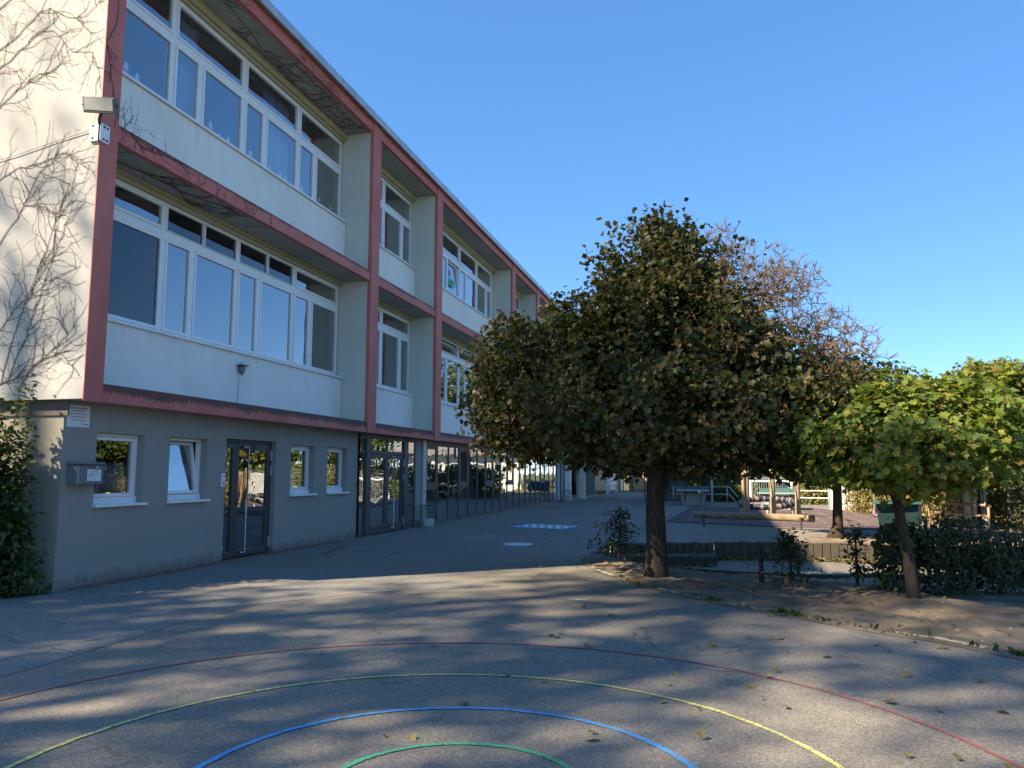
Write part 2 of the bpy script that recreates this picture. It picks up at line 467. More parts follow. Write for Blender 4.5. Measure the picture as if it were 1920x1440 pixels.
q = np.stack([idx[:-1, :-1], idx[1:, :-1], idx[1:, 1:], idx[:-1, 1:]], -1).reshape(-1)
tag(np_mesh('dirt_bed', V, [4] * (len(q) // 4), q, M['dirt'], None, smooth=True), kind='structure')
PZ = -0.38
b = MB().quad((-2.45, 17.25, PZ), (-1.0, 16.4, PZ), (0.5, 15.9, PZ), (2.0, 15.85, PZ), (3.2, 16.05, PZ), (12, 16.1, PZ), (12, 19.4, PZ), (-2.45, 19.4, PZ))
pv, nt, N, L, B = mat_new('paving_setts')
br = N.new('ShaderNodeTexBrick'); br.inputs['Scale'].default_value = 4.0
L.new(coords(nt), br.inputs['Vector'])
br.inputs['Color1'].default_value = (0.17, 0.165, 0.155, 1); br.inputs['Color2'].default_value = (0.23, 0.215, 0.19, 1); br.inputs['Mortar'].default_value = (0.05, 0.045, 0.035, 1)
br.inputs['Mortar Size'].default_value = 0.03
L.new(mixc(nt, 0.5, br.outputs['Color'], ramp(nt, noise(nt, coords(nt), 5, 5), [(0.3, (0.1, 0.09, 0.08)), (0.7, (0.24, 0.22, 0.19))])), B.inputs['Base Color'])
B.inputs['Roughness'].default_value = 0.9
bump(nt, br.outputs['Fac'], -0.5, 0.01, B)
tag(b.build('paved_circle', pv, None), kind='structure')
b = MB()
for a, c in zip(Pp[:-1], Pp[1:]):
    b.bar((a[0], a[1] + .06, PZ + .02), (c[0], c[1] + .06, PZ + .02), .1, .1)
tag(b.build('kerb', M['palisade'], None), kind='structure')
b = MB().quad((1.9, 19.5, .004), (9.3, 19.45, .004), (8.6, 22.6, .004), (4.4, 22.6, .004), (2.6, 22.0, .004), (2.0, 20.8, .004))
tag(b.build('sandy_strip', M['dirt'], None), kind='structure')

# palisade seating wall: a thing with its two flights of steps
rw = thing('retaining_wall', (1.0, 19.1, PZ), 'low curved wall of upright dark concrete palisades around the sunken paved circle', 'wall')
def palisades(b, pts, z0, z1, w=.19, d=.16):
    for (x0, y0), (x1, y1) in zip(pts[:-1], pts[1:]):
        Ln = math.hypot(x1 - x0, y1 - y0); n = max(1, round(Ln / w))
        for i in range(n):
            t = (i + .5) / n
            ux, uy = (x1 - x0) / Ln, (y1 - y0) / Ln
            h = z1 + random.uniform(-.012, .012)
            b.obox((x0 + (x1 - x0) * t, y0 + (y1 - y0) * t + random.uniform(-.008, .008), (z0 + h) / 2), (ux * (Ln / n / 2 - .006), uy * (Ln / n / 2 - .006), 0), (-uy * d / 2, ux * d / 2, 0), (0, 0, (h - z0) / 2))
b = MB(); palisades(b, [(-.12, 18.93), (.8, 19.17), (1.7, 19.27), (2.6, 19.29), (3.5, 19.25), (6, 19.24), (12, 19.24)], PZ - .1, .012)
palisades(b, [(-.16, 18.9), (-.16, 17.55)], PZ - .1, -.185)
b.build('palisade_row', M['palisade'], rw, bevel=.012)
b = MB(); palisades(b, [(-2.38, 17.95), (-1.3, 18.42), (-.14, 18.66)], PZ, .012, .16)
b.build('upper_step', M['palisade'], rw, bevel=.012)
b = MB(); palisades(b, [(-2.38, 16.95), (-1.3, 17.38), (-.14, 17.58)], PZ - .1, -.185, .16)
b.quad((-2.4, 17.0, -.2), (-1.3, 17.42, -.2), (-.14, 17.62, -.2), (-.14, 18.62, -.2), (-1.3, 18.4, -.2), (-2.4, 17.95, -.2))
b.build('lower_step', M['palisade'], rw)
b = MB(); palisades(b, [(-2.42, 14.2), (-2.44, 17.95)], PZ - .1, .006, .19, .08)
b.build('side_row', M['palisade'], rw)

# ------------------------------------------------------------------ school building
BL = thing('school_building', (-8.63, 8.66, 0), 'pale school block over a grey ground floor with red concrete frame and white windows', 'building')
GX, RX, WX = -8.63, -8.2, -9.07
PX = -8.93
cols_y = [(8.66, 9.0), (17.52, 17.98), (22.22, 22.72), (31.45, 31.98), (36.2, 36.7), (45.2, 45.7), (53.9, 54.3)]
bays = [(cols_y[i][1], cols_y[i + 1][0]) for i in range(6)]
END = 54.3
MB().box(-20, -8.215, 8.66, 8.98, 2.57, 10.43).build('gable_wall', M['gable'], BL)
MB().box(-20, -8.63, 8.8, 8.825, -.1, 2.565).build('side_wall', simple('beige_render', (0.3, 0.28, 0.23), 0.9, 0, 0.15, 2), BL)
MB().box(-20, -8.55, 8.775, 8.8, 2.36, 2.567).build('shadow_strip', simple('painted_shade', (0.14, 0.12, 0.1), 0.8, 0, 0.2, 3), BL)  # dark strip painted in for the shade below the gable overhang
MB().box(-20.2, -20, 8.66, END, 0, 10.43).build('rear_wall', M['gable'], BL)
MB().box(-20, -8.25, END - .3, END, 2.57, 10.43).build('end_wall', M['gable'], BL)

def wall_holes(b, x0, x1, y0, y1, z0, z1, holes):
    ys = sorted({y0, y1, *[h[0] for h in holes], *[h[1] for h in holes]})
    zs = sorted({z0, z1, *[h[2] for h in holes], *[h[3] for h in holes]})
    solid = lambda i, j: 0 <= i < len(ys) - 1 and 0 <= j < len(zs) - 1 and not any(h[0] <= ys[i] and ys[i + 1] <= h[1] and h[2] <= zs[j] and zs[j + 1] <= h[3] for h in holes)
    for i in range(len(ys) - 1):
        for j in range(len(zs) - 1):
            if not solid(i, j): continue
            a, c, d, e = ys[i], ys[i + 1], zs[j], zs[j + 1]
            b.quad((x1, a, d), (x1, c, d), (x1, c, e), (x1, a, e))
            b.quad((x0, a, d), (x0, a, e), (x0, c, e), (x0, c, d))
            if not solid(i - 1, j): b.quad((x0, a, d), (x1, a, d), (x1, a, e), (x0, a, e))
            if not solid(i + 1, j): b.quad((x1, c, d), (x0, c, d), (x0, c, e), (x1, c, e))
            if not solid(i, j - 1): b.quad((x0, a, d), (x0, c, d), (x1, c, d), (x1, a, d))
            if not solid(i, j + 1): b.quad((x0, a, e), (x1, a, e), (x1, c, e), (x0, c, e))
gw = [(9.41, 10.39, 1.12, 2.16), (10.98, 11.95, 1.12, 2.16), (14.75, 15.74, 1.12, 2.16), (16.34, 17.32, 1.12, 2.16)]
b = MB(); wall_holes(b, GX - .22, GX, 8.825, 17.9, -.1, 2.567, gw + [(12.5, 14.17, -.1, 2.2)])
b.build('ground_wall', M['grey'], BL)

# frame: columns, beams, slabs, fins
for i, (a, c) in enumerate(cols_y):
    MB().box(RX - (.09 if i else .014), RX, a, c, 2.545, 10.44).build('column', M['red'], BL)
    if 0 < i:
        b = MB()
        b.box(-9.3, RX - .09, a + .015, c - .015, 2.83, 6.315); b.box(-9.3, RX - .09, a + .015, c - .015, 6.57, 10.165)
        b.build('partition_fin', M['fin'], BL)
        MB().box(-15, -9.3, a + .1, c - .1, 2.83, 10.16).build('room_partition', M['darkin'], BL)
for (a, c) in bays:
    MB().box(RX - .12, RX - .025, a, c, 2.555, 2.81).build('lower_beam', M['red_low'], BL)
    MB().box(RX - .12, RX - .025, a, c, 6.31, 6.56).build('middle_beam', M['red_mid'], BL)
    MB().box(RX - .12, RX - .025, a, c, 10.165, 10.43).build('roof_beam', M['red'], BL)
for z0, z1 in ((2.57, 2.79), (6.32, 6.54), (10.175, 10.42)):
    MB().box(-19.9, RX - .12, 8.98, END - .31, z0, z1).build('floor_slab', M['soffit'], BL)
MB().box(-20.3, -8.12, 8.6, END + .1, 10.44, 10.56).build('roof', M['zinc'], BL)
b = MB(); b.box(-8.12, -8.09, 8.58, END + .12, 10.40, 10.585); b.box(-20.3, -8.12, 8.57, 8.6, 10.4, 10.585)
for k in range(9): b.box(-8.089, -8.086, 11 + k * 5.2, 11.05 + k * 5.2, 10.4, 10.585)
b.build('roof_edge', M['zinc'], BL)
MB().box(-15.2, -15, 8.98, END - .3, .03, 10.16).build('corridor_wall', M['darkin'], BL)
for z0, z1, bt in ((2.8, 3.93, 0), (6.55, 7.87, 1)):
    for (a, c) in bays:
        MB().box(-9.12, PX, a, c, z0, z1 - .012).build('parapet', M['white'], BL)
for z0, z1 in ((6.2, 6.318), (9.96, 10.172)):
    for (a, c) in bays:
        b = MB(); b.box(-9.12, PX - .01, a, c, z0 + .06, z1); b.box(-9.12, PX - .075, a, c, z0, z0 + .06)
        b.build('lintel', M['lintel'], BL)

# ribbon windows, one window part per casement group
def ring(b, x0, x1, y0, y1, z0, z1, w, mi=0, sk=0.0):
    b.box(x0, x1, y0, y1, z0, z0 + w, mi); b.box(x0, x1, y0, y1, z1 - w, z1, mi)
    b.box(x0, x1, y0, y0 + w, z0 + w, z1 - w, mi); b.box(x0, x1, y1 - w, y1, z0 + w, z1 - w, mi)

def tilt(b, y, x, z, ang):
    ca, sa = math.cos(ang), math.sin(ang)
    b.v = [(x + (vx - x) * ca - (vz - z) * sa, vy, z + (vx - x) * sa + (vz - z) * ca) for vx, vy, vz in b.v]

def opening(win, x, y0, y1, z0, z1, g, ang=0.0, sw=.052, mat='pvc'):
    s = MB(); ring(s, x - .06, x + .012, y0 + .004, y1 - .004, z0 + .004, z1 - .004, sw)
    s.box(x + .012, x + .02, y0 + .09, y0 + .13, z0 + .012, z0 + .028)
    p = MB(); p.quad((x - .022, y0 + sw, z0 + sw), (x - .022, y1 - sw, z0 + sw), (x - .022, y1 - sw, z1 - sw), (x - .022, y0 + sw, z1 - sw))
    if ang:
        tilt(s, 0, x - .03, z0 + .02, ang); tilt(p, 0, x - .03, z0 + .02, ang)
    s.build('sash', M[mat], win, bevel=.004)
    p.build('pane', M[g], win)

def group_window(y0, y1, z0, zt0, zt1, z1, ym, tilts=(), bar=False):
    b = MB(); x = WX
    fw = .042
    ring(b, x - .085, x, y0 + .002, y1 - .002, z0, z1, fw)
    b.box(x - .085, x, y0 + fw, y1 - fw, zt0, zt1)
    b.box(x - .085, x, ym - .05, ym + .05, z0 + fw, zt0)
    if bar: b.box(x - .04, x - .01, (y0 + y1) / 2 - .014, (y0 + y1) / 2 + .014, zt1, z1 - fw)
    w = b.build('window', M['pvc'], BL, bevel=.003)
    opening(w, x, y0 + fw, ym - .05, z0 + fw, zt0, 'glass', .09 if 'L' in tilts else 0)
    opening(w, x, ym + .05, y1 - fw, z0 + fw, zt0, 'glass_screen' if 'S' in tilts else 'glass', .09 if 'R' in tilts else 0)
    if bar:   # fixed top lights behind dark insect screens, in slim frames
        for a, c in ((y0 + fw, (y0 + y1) / 2 - .014), ((y0 + y1) / 2 + .014, y1 - fw)):
            opening(w, x, a, c, zt1, z1 - fw, 'glass_screen', 0, .018)
    else: opening(w, x, y0 + fw, y1 - fw, zt1, z1 - fw, 'glass', .35 if 'T' in tilts else 0)
NW = [('N', 'N', 'N', 'N'), ('N', 'W'), ('N', 'N', 'N', 'W'), ('N', 'W'), ('N', 'N', 'N', 'W'), ('N', 'N', 'N', 'W')]
for bi, (a, c) in enumerate(bays):
    n = len(NW[bi]); pitch = 2.125 if n == 4 else 2.12
    for fl, (z0, zt0, zt1, z1) in enumerate(((3.93, 5.58, 5.71, 6.2), (7.87, 9.12, 9.24, 9.96))):
        for g in range(n):
            y0, y1 = a + g * pitch, a + (g + 1) * pitch
            ym = y0 + .77 if NW[bi][g] == 'N' else y1 - .77
            tl = ''
            if bi == 2 and fl == 1 and g == 1: tl = 'R'
            if bi == 2 and fl == 0 and g in (1, 2): tl = 'T'
            if bi == 0 and fl == 0 and g == 0: tl = 'S'
            group_window(y0, y1, z0, zt0, zt1, z1, ym, tl, bi == 0 and fl == 0 and g in (1, 2))
        sb = MB(); sb.box(WX - .05, PX + .045, a + .003, c - .003, z0 - .03, z0 - .004); sb.box(PX + .03, PX + .045, a + .003, c - .003, z0 - .055, z0 - .03)
        sb.build('window_sill', M['pvc'], BL, bevel=.004)
        ye = a + n * pitch
        if c - ye > .02:
            MB().box(-9.12, WX - .03, ye, c, z0 - .01, z1).build('window_reveal', M['white'], BL)

# small ground floor windows
for k, (a, c, z0, z1) in enumerate(gw):
    b = MB(); x = GX - .13
    ring(b, x - .07, x, a + .001, c - .001, z0 + .001, z1 - .001, .05); b.box(x - .02, x + .03, a + .002, c - .002, z0 + .001, z0 + .1)
    w = b.build('small_window', M['pvc'], BL, bevel=.004)
    opening(w, x, a + .05, c - .05, z0 + .1, z1 - .05, 'glass3', .16 if k == 1 else 0, .05)
    MB().box(x - .02, GX + .07, a - .01, c + .06, z0 - .035, z0 + .004).build('window_ledge', M['pvc'], BL, bevel=.004)

# grey double door in the ground wall
def lever(b, x, y, z, s):
    b.tube([(x, y, z), (x + .06, y, z), (x + .065, y - s * .11, z)], .012, 6)
dx = GX - .1
b = MB(); ring(b, dx - .07, dx, 12.5, 14.17, -.06, 2.2, .06)
d1 = b.build('entrance_door', M['anth'], BL, bevel=.004)
def door_leaf(d, x, y0, y1, z0, z1, st, bot, top, rail=None, g='glass3', mat='anth'):
    s = MB(); s.box(x - .05, x + .012, y0, y0 + st, z0, z1); s.box(x - .05, x + .012, y1 - st, y1, z0, z1)
    s.box(x - .05, x + .012, y0 + st, y1 - st, z0, z0 + bot); s.box(x - .05, x + .012, y0 + st, y1 - st, z1 - top, z1)
    if rail: s.box(x - .05, x + .012, y0 + st, y1 - st, rail, rail + .075)
    s.build('door_leaf', M[mat], d, bevel=.003)
    MB().quad((x - .02, y0 + st, z0 + bot), (x - .02, y1 - st, z0 + bot), (x - .02, y1 - st, z1 - top), (x - .02, y0 + st, z1 - top)).build('pane', M[g], d)
def pull_bar(d, x, y, z0, z1):
    b = MB(); b.tube([(x, y - .1, z0), (x + .07, y - .1, z0), (x + .08, y - .09, z0), (x + .08, y, z0), (x + .08, y, z1), (x + .08, y - .09, z1), (x + .07, y - .1, z1), (x, y - .1, z1)], .019, 8)
    b.build('handle', M['steel'], d, smooth=True)
def hinge(d, x, y, z):
    b = MB(); b.box(x, x + .03, y - .02, y + .02, z - .1, z - .035); b.box(x, x + .03, y - .02, y + .02, z + .035, z + .1); b.box(x, x + .03, y - .02, y + .055, z - .033, z + .033)
    b.build('hinge', M['galv'], d, bevel=.004)
door_leaf(d1, dx, 12.565, 12.93, .02, 2.13, .085, .12, .1)
door_leaf(d1, dx, 12.94, 14.105, .02, 2.13, .1, .13, .12, .85)
pull_bar(d1, dx + .012, 13.22, .1, 2.06)
b = MB(); lever(b, dx + .012, 13.0, 1.0, -1); b.build('lever', M['black'], d1)
for y in (12.56, 14.12):
    for z in (.22, 1.62, 1.92): hinge(d1, dx + .012, y, z)
b = MB(); b.box(dx + .013, dx + .016, 13.42, 13.6, 2.075, 2.105); b.box(dx + .013, dx + .016, 13.42, 13.6, 2.035, 2.062)
b.build('door_plate', M['black'], d1)

# glazed entrance and storefront
SX = -8.55
b = MB()
b.box(SX - .1, SX, 17.9, 21.55, 2.44, 2.56)
for y0, y1, xx in ((18.2, 18.43, .03), (20.66, 20.95, .03), (21.5, 21.6, 0)): b.box(SX - .1, SX + xx, y0, y1, 0, 2.44)
for y0, y1 in ((17.905, 18.2), (20.95, 21.5)):
    b.box(SX - .08, SX - .005, y0, y1, 2.06, 2.13); b.box(SX - .08, SX - .005, y0, y1, 0, .12)
b.box(SX - .08, SX - .005, 18.43, 20.66, 2.06, 2.15); b.box(SX - .08, SX - .005, 19.5, 19.56, 2.15, 2.44)
d2 = b.build('glazed_entrance', M['anth'], BL, bevel=.003)
for y0, y1, z0, z1 in ((17.905, 18.2, .12, 2.06), (17.905, 18.2, 2.13, 2.44), (20.95, 21.5, .12, 2.06), (20.95, 21.5, 2.13, 2.44), (18.43, 19.5, 2.15, 2.44), (19.56, 20.66, 2.15, 2.44)):
    MB().quad((SX - .02, y0, z0), (SX - .02, y1, z0), (SX - .02, y1, z1), (SX - .02, y0, z1)).build('pane', M['glass2'], d2)
door_leaf(d2, SX - .02, 18.44, 19.55, .02, 2.05, .1, .22, .1, None, 'glass2')
door_leaf(d2, SX - .02, 19.56, 20.65, .02, 2.05, .1, .22, .1, None, 'glass2')
pull_bar(d2, SX, 19.85, .12, 2.0)
b = MB(); lever(b, SX, 19.52, 1.0, 1); lever(b, SX, 19.6, 1.0, -1); b.build('lever', M['black'], d2)
for z in (.25, 1.45, 1.85): hinge(d2, SX, 20.66, z)
MB().box(SX - .25, SX - .02, 21.6, 22.08, 0, 2.566).build('dark_pier', M['grey'], BL)
b = MB(); b.box(SX - .12, SX + .04, 22.1, 22.36, 0, 2.55)
for z in (.5, 1.0, 1.5, 2.0): b.box(SX + .04, SX + .047, 22.2, 22.24, z, z + .04, 1)
b.build('metal_post', [M['galv'], M['black']], BL)
b = MB(); pitch = 1.062; n = 21; ys0 = 22.38
b.box(SX - .1, SX, ys0, ys0 + n * pitch, 2.4, 2.56); b.box(SX - .1, SX + .005, ys0, ys0 + n * pitch, 0, .09)
for i in range(n + 1):
    yy = ys0 + i * pitch
    b.box(SX - .1, SX + .012, yy - .026, yy + .026, .09, 2.4)
    if i % 3 == 0 and i < n: b.box(SX - .09, SX - .005, yy + .03, yy + pitch - .03, 1.06, 1.16)
sf = b.build('glazed_front', M['bronze'], BL)
for i in range(n):
    y0, y1 = ys0 + i * pitch + .03, ys0 + (i + 1) * pitch - .03
    zz = [(.09, 2.4)] if i % 3 else [(.09, 1.06), (1.16, 2.4)]
    for z0, z1 in zz:
        m = .0
        if i % 3 == 0 and z0 > 1:
            s = MB(); ring(s, SX - .07, SX + .01, y0, y1, z0, z1, .11); s.build('sash', M['bronze'], sf); m = .11
        MB().quad((SX - .016, y0 + m, z0 + m), (SX - .016, y1 - m, z0 + m), (SX - .016, y1 - m, z1 - m), (SX - .016, y0 + m, z1 - m)).build('pane', M['glass2'], sf)
b = MB(); b.box(-8.9, SX, ys0 + n * pitch, 45.6, 0, 2.565); b.build('end_pier', M['white'], BL)
MB().box(-8.4, -8.12, 44.25, 44.5, 0, 2.55).build('square_pillar', M['pvc'], BL)
MB().box(-14.9, GX - .25, 9.0, 45.4, -.02, .03).build('ground_floor', simple('dark_lino', (0.12, 0.12, 0.11), 0.6, 0, 0.1, 2), BL)

# open porch with round column, doors in the cross wall
MB().box(-12, -7.95, 45.7, 53.98, -.05, .045).build('porch_floor', M['concrete'], BL)
MB().box(-12.2, -12, 45.4, END, 0, 2.565).build('porch_side_wall', M['fin'], BL)
MB().box(-12, -8.9, 45.5, 45.68, 0, 2.565).build('porch_near_wall', M['fin'], BL)
b = MB(); b.box(-9.05, -8.2, 54.0, 54.25, 0, 2.565); b.box(-12, -11.3, 54.0, 54.25, 0, 2.565); b.box(-11.3, -9.05, 54.0, 54.25, 2.35, 2.565)
b.build('porch_cross_wall', simple('porch_render', (0.36, 0.35, 0.28), 0.9, 0, 0.08, 2), BL)
b = MB(); b.box(-11.3, -9.05, 54.04, 54.12, .04, 2.35); d3 = b.build('porch_door', M['black'], BL)
for x in (-11.2, -10.45, -9.7):
    MB().box(x, x + .42, 54.02, 54.05, .95, 2.1).build('pane', M['glass'], d3)
b = MB()
for x in (-11.27, -9.1):
    for z in (.3, 1.6, 1.95): b.box(x, x + .09, 54.0, 54.04, z - .07, z + .07)
b.build('hinge', M['galv'], d3)
b = MB(); b.tube([(-8.08, 47.5, 0), (-8.08, 47.5, 2.56)], .3, 32); b.build('round_column', M['fin'], BL, smooth=False)

# lower far wing
FW = thing('far_wing', (-8.1, 60, 0), 'small white annexe far behind the porch with slatted windows and pale posts', 'building')
MB().box(-14, -8.0, 59.8, 69.3, 2.9, 3.3).build('roof', M['zinc'], FW)
MB().box(-8.35, -8.15, 61.3, 68.6, 0, 1.55).build('wall', M['white'], FW)
MB().box(-14, -8.2, 69.0, 69.2, 0, 2.9).build('end_wall', M['white'], FW)
b = MB()
for k in range(16): b.box(-8.2, -8.14, 61.4 + k * .46, 61.6 + k * .46, 1.5, 2.9)
b.build('slats', M['pvc'], FW)
MB().box(-8.45, -8.4, 61.3, 68.6, 1.55, 2.9).build('window', M['anth'], FW)
b = MB(); b.box(-8.25, -8.0, 59.9, 60.1, 0, 2.9); b.build('post', M['pvc'], FW)
b = MB(); b.tube([(-8.0, 68.9, 0), (-8.0, 68.9, 2.9)], .09, 12); b.build('post', M['pvc'], FW)

# ------------------------------------------------------------------ fittings on the facade
fl = thing('floodlight', (-8.12, 8.6, 6.3), 'grey floodlight on a white corner bracket high on the red building corner', 'lamp')
c = Vector((-8.03, 8.46, 6.57)); ax = Vector((.97, .06, -.14)).normalized(); up = Vector((.1, -.3, .8)).normalized(); nn = ax.cross(up).normalized(); up = nn.cross(ax)
MB().obox(c, ax * .255, up * .105, nn * .04).build('lamp_body', simple('lamp_grey', (0.12, 0.12, 0.12), 0.5), fl, bevel=.012)
MB().obox(c + nn * (.042 if nn.y < 0 else -.042) + up * .01, ax * .225, up * .078, nn * .004).build('lamp_glass', simple('dusty_lamp_glass', (0.42, 0.41, 0.38), 0.3), fl)
b = MB(); b.box(-8.34, -8.16, 8.62, 8.655, 6.16, 6.42); b.box(-8.195, -8.165, 8.62, 8.8, 6.16, 6.42)
for z in (6.2, 6.38): b.box(-8.163, -8.158, 8.68, 8.71, z - .015, z + .015, 1); b.box(-8.163, -8.158, 8.74, 8.77, z - .015, z + .015, 1); b.box(-8.3, -8.27, 8.612, 8.618, z - .015, z + .015, 1)
b.build('bracket', [M['pvc'], M['black']], fl)
b = MB(); b.tube([(-8.16, 8.6, 6.38), (-8.12, 8.55, 6.43), c - up * .1], .022, 8); b.tube([c - ax * .28, c + ax * .28], .022, 8)
b.build('arm', M['anth'], fl)
c2 = MB(); c2.tube([(-8.34, 8.64, 6.33), (-8.9, 8.64, 6.24), (-9.6, 8.64, 6.1), (-11, 8.64, 5.9)], .006, 5)
tag(c2.build('power_cable', simple('grey_cable', (0.4, 0.38, 0.34), 0.6), None), 'thin pale cable running across the vine covered end wall to the floodlight', 'cable')

al = thing('alarm_beacon', (PX, 13.25, 3.5), 'grey alarm sounder with clear beacon cap and cable on the white parapet', 'alarm')
b = MB(); b.tube([(PX + .01, 13.25, 3.56), (PX + .06, 13.25, 3.57), (PX + .1, 13.25, 3.575)], [.07, .085, .05], 18); b.tube([(PX + .05, 13.25, 3.5), (PX + .06, 13.25, 3.46)], .025, 8)
b.build('sounder', simple('sounder_grey', (0.17, 0.18, 0.19), 0.5), al, smooth=True)
b = MB(); b.box(PX, PX + .14, 13.15, 13.35, 3.63, 3.65); b.build('shelf', M['anth'], al)
b = MB(); b.tube([(PX + .07, 13.25, 3.65), (PX + .07, 13.25, 3.7), (PX + .07, 13.25, 3.73)], [.05, .045, .01], 14); b.build('beacon', M['paper'], al, smooth=True)
b = MB(); b.tube([(PX + .012, 13.24, 3.46), (PX + .012, 13.23, 3.2), (PX + .012, 13.21, 2.82)], .008, 6); b.build('cable', M['alu'], al)

def text_mesh(name, body, size, loc, rot, mat, parent, align='CENTER', bold=0.0):
    cu = bpy.data.curves.new(name, 'FONT'); cu.body = body; cu.size = size; cu.align_x = align; cu.align_y = 'CENTER'; cu.extrude = .0006; cu.offset = bold
    o = bpy.data.objects.new(name, cu); COL.objects.link(o)
    me = bpy.data.meshes.new_from_object(o.evaluated_get(bpy.context.evaluated_depsgraph_get()))
    bpy.data.objects.remove(o)
    me.transform(Matrix.Translation(Vector(loc)) @ rot)
    me.transform(Matrix.Translation(-Vector(ORG[parent])))
    me.name = name
    return finish(name, me, mat, parent, None)
RFX = Matrix(((0, 0, 1, 0), (1, 0, 0, 0), (0, 1, 0, 0), (0, 0, 0, 1)))   # text facing +X, reading along +Y
sg = thing('notice_sign', (GX, 9.03, 2.2), 'white printed notice board in a clear frame above the letter box', 'sign')
MB().box(GX, GX + .012, 8.83, 9.25, 2.205, 2.525).build('frame', M['galv'], sg)
MB().box(GX + .012, GX + .015, 8.845, 9.235, 2.22, 2.51).build('panel', M['paper'], sg)
for t, z, s, al_, yy, bo in (('Außerschulische Platzbenutzung', 2.478, .0245, 'CENTER', 9.04, .0006), ('für Kinder bis 12 Jahre', 2.438, .023, 'CENTER', 9.04, .0006), ('Sommerzeit 16:00 bis 19:00 Uhr', 2.396, .0245, 'CENTER', 9.04, 0), ('Winterzeit 16:00 Uhr bis zum', 2.352, .0245, 'CENTER', 9.04, 0), ('Einbruch der Dunkelheit', 2.308, .0245, 'CENTER', 9.04, 0), ('Die Stadtverwaltung', 2.252, .015, 'RIGHT', 9.222, .0006)):
    text_mesh('lettering', t, s, (GX + .0155, yy, z), RFX, M['ink'], sg, al_, bo)
MB().box(GX + .0152, GX + .0158, 8.86, 9.22, 2.463, 2.4655).build('underline', M['ink'], sg)

mb_ = thing('letter_box', (GX, 9.14, 1.42), 'grey steel letter box with a white drawing sticker beside the first small window', 'letter box')
gm = simple('letterbox_grey', (0.17, 0.175, 0.19), 0.5, 0.2, 0.08, 4)
MB().box(GX, GX + .17, 8.9, 9.39, 1.42, 1.68).build('body', gm, mb_, bevel=.008)
MB().box(GX, GX + .19, 8.89, 9.4, 1.69, 1.73).build('lid', gm, mb_, bevel=.012)
MB().box(GX + .17, GX + .1715, 8.925, 8.94, 1.43, 1.67).build('painted_glint', M['galv'], mb_)  # thin pale strip painted in as the sun-grazed corner of the box
b = MB(); b.tube([(GX + .17, 9.19, 1.655), (GX + .176, 9.19, 1.655)], .012, 10); b.build('lock', M['black'], mb_)
b = MB(); b.tube([(GX + .17, 9.27, 1.658), (GX + .173, 9.27, 1.658)], .016, 12); b.build('round_sticker', M['paper'], mb_)
st = MB().box(GX + .17, GX + .172, 9.09, 9.34, 1.465, 1.625).build('sticker', M['paper'], mb_)
b = MB()
hill = [(GX + .1725, 9.1 + .236 * t, 1.47 + .125 * t ** 2.2 + (.0 if t < .9 else -.12 * (t - .9) * 2)) for t in np.linspace(0, 1, 14)]
b.tube(hill, .0016, 4)
for k in range(6):
    yk = 9.115 + k * .033; zk = 1.5 + k * .013
    b.tube([(GX + .1725, yk, zk), (GX + .1725, yk + .002, zk + .045)], .003, 4); b.tube([(GX + .1725, yk, zk + .05), (GX + .1725, yk + .001, zk + .064)], .005, 6)
for k in range(11): b.box(GX + .172, GX + .1728, 9.11 + k * .013, 9.118 + k * .013, 1.6, 1.606)
b.build('drawing', M['ink'], st)

ic = thing('intercom', (GX, 12.42, 1.32), 'narrow white intercom panel on the grey wall left of the door', 'intercom')
MB().box(GX, GX + .03, 12.37, 12.47, 1.32, 1.57).build('panel', M['pvc'], ic, bevel=.006)
b = MB(); b.tube([(GX + .03, 12.42, 1.52), (GX + .033, 12.42, 1.52)], .016, 10); b.box(GX + .03, GX + .033, 12.4, 12.44, 1.36, 1.38); b.box(GX + .03, GX + .033, 12.4, 12.44, 1.4, 1.42)
b.build('camera_eye', M['anth'], ic)

b = MB(); b.tube([(-9.6, 24.0, 10.5), (-9.45, 24.3, 11.6)], [.01, .005], 6)
tag(b.build('lightning_rod', M['galv'], None), 'thin bare metal rod standing up from the flat roof edge', 'rod')
b = MB(); b.tube([(-8.8, 23.2, 10.5), (-8.8, 23.2, 11.0)], .09, 10); b.tube([(-8.8, 23.2, 11.0), (-8.8, 23.2, 11.05)], .14, 10)
tag(b.build('vent_pipe', M['galv'], None), 'short pale vent pipe with cap on the flat roof', 'vent')

# curtains and paper decorations behind the panes
def curtain(name, y0, y1, z0, z1, x, mat, label, fold=.09):
    n = max(12, int((y1 - y0) / .02)); b = MB()
    ys = np.linspace(y0, y1, n)
    xs = [x + .03 * math.sin(t / fold * 6.28) + .01 * math.sin(t * 31) for t in ys]
    for i in range(n - 1):
        b.quad((xs[i], ys[i], z0), (xs[i + 1], ys[i + 1], z0), (xs[i + 1], ys[i + 1], z1), (xs[i], ys[i], z1))
    o = b.build(name, mat, None, smooth=True)
    s = o.modifiers.new('thickness', 'SOLIDIFY'); s.thickness = .004
    return tag(o, label, 'curtain')
curtain('curtain', 11.2, 12.0, 7.95, 9.9, -9.33, M['curtain_blue'], 'narrow pleated blue curtain in the upper window nearest the left corner pane')
curtain('curtain', 14.25, 15.35, 7.95, 9.9, -9.33, M['curtain_blue'], 'wide pleated blue curtain in the upper floor middle window behind paper pencils')
curtain('cafe_curtain', 9.48, 10.33, 1.2, 1.72, -8.92, M['curtain'], 'pale half height curtain in the small window beside the letter box')
curtain('cafe_curtain', 11.03, 11.9, 1.2, 1.72, -8.95, M['curtain'], 'white half height curtain behind the tilted small window')

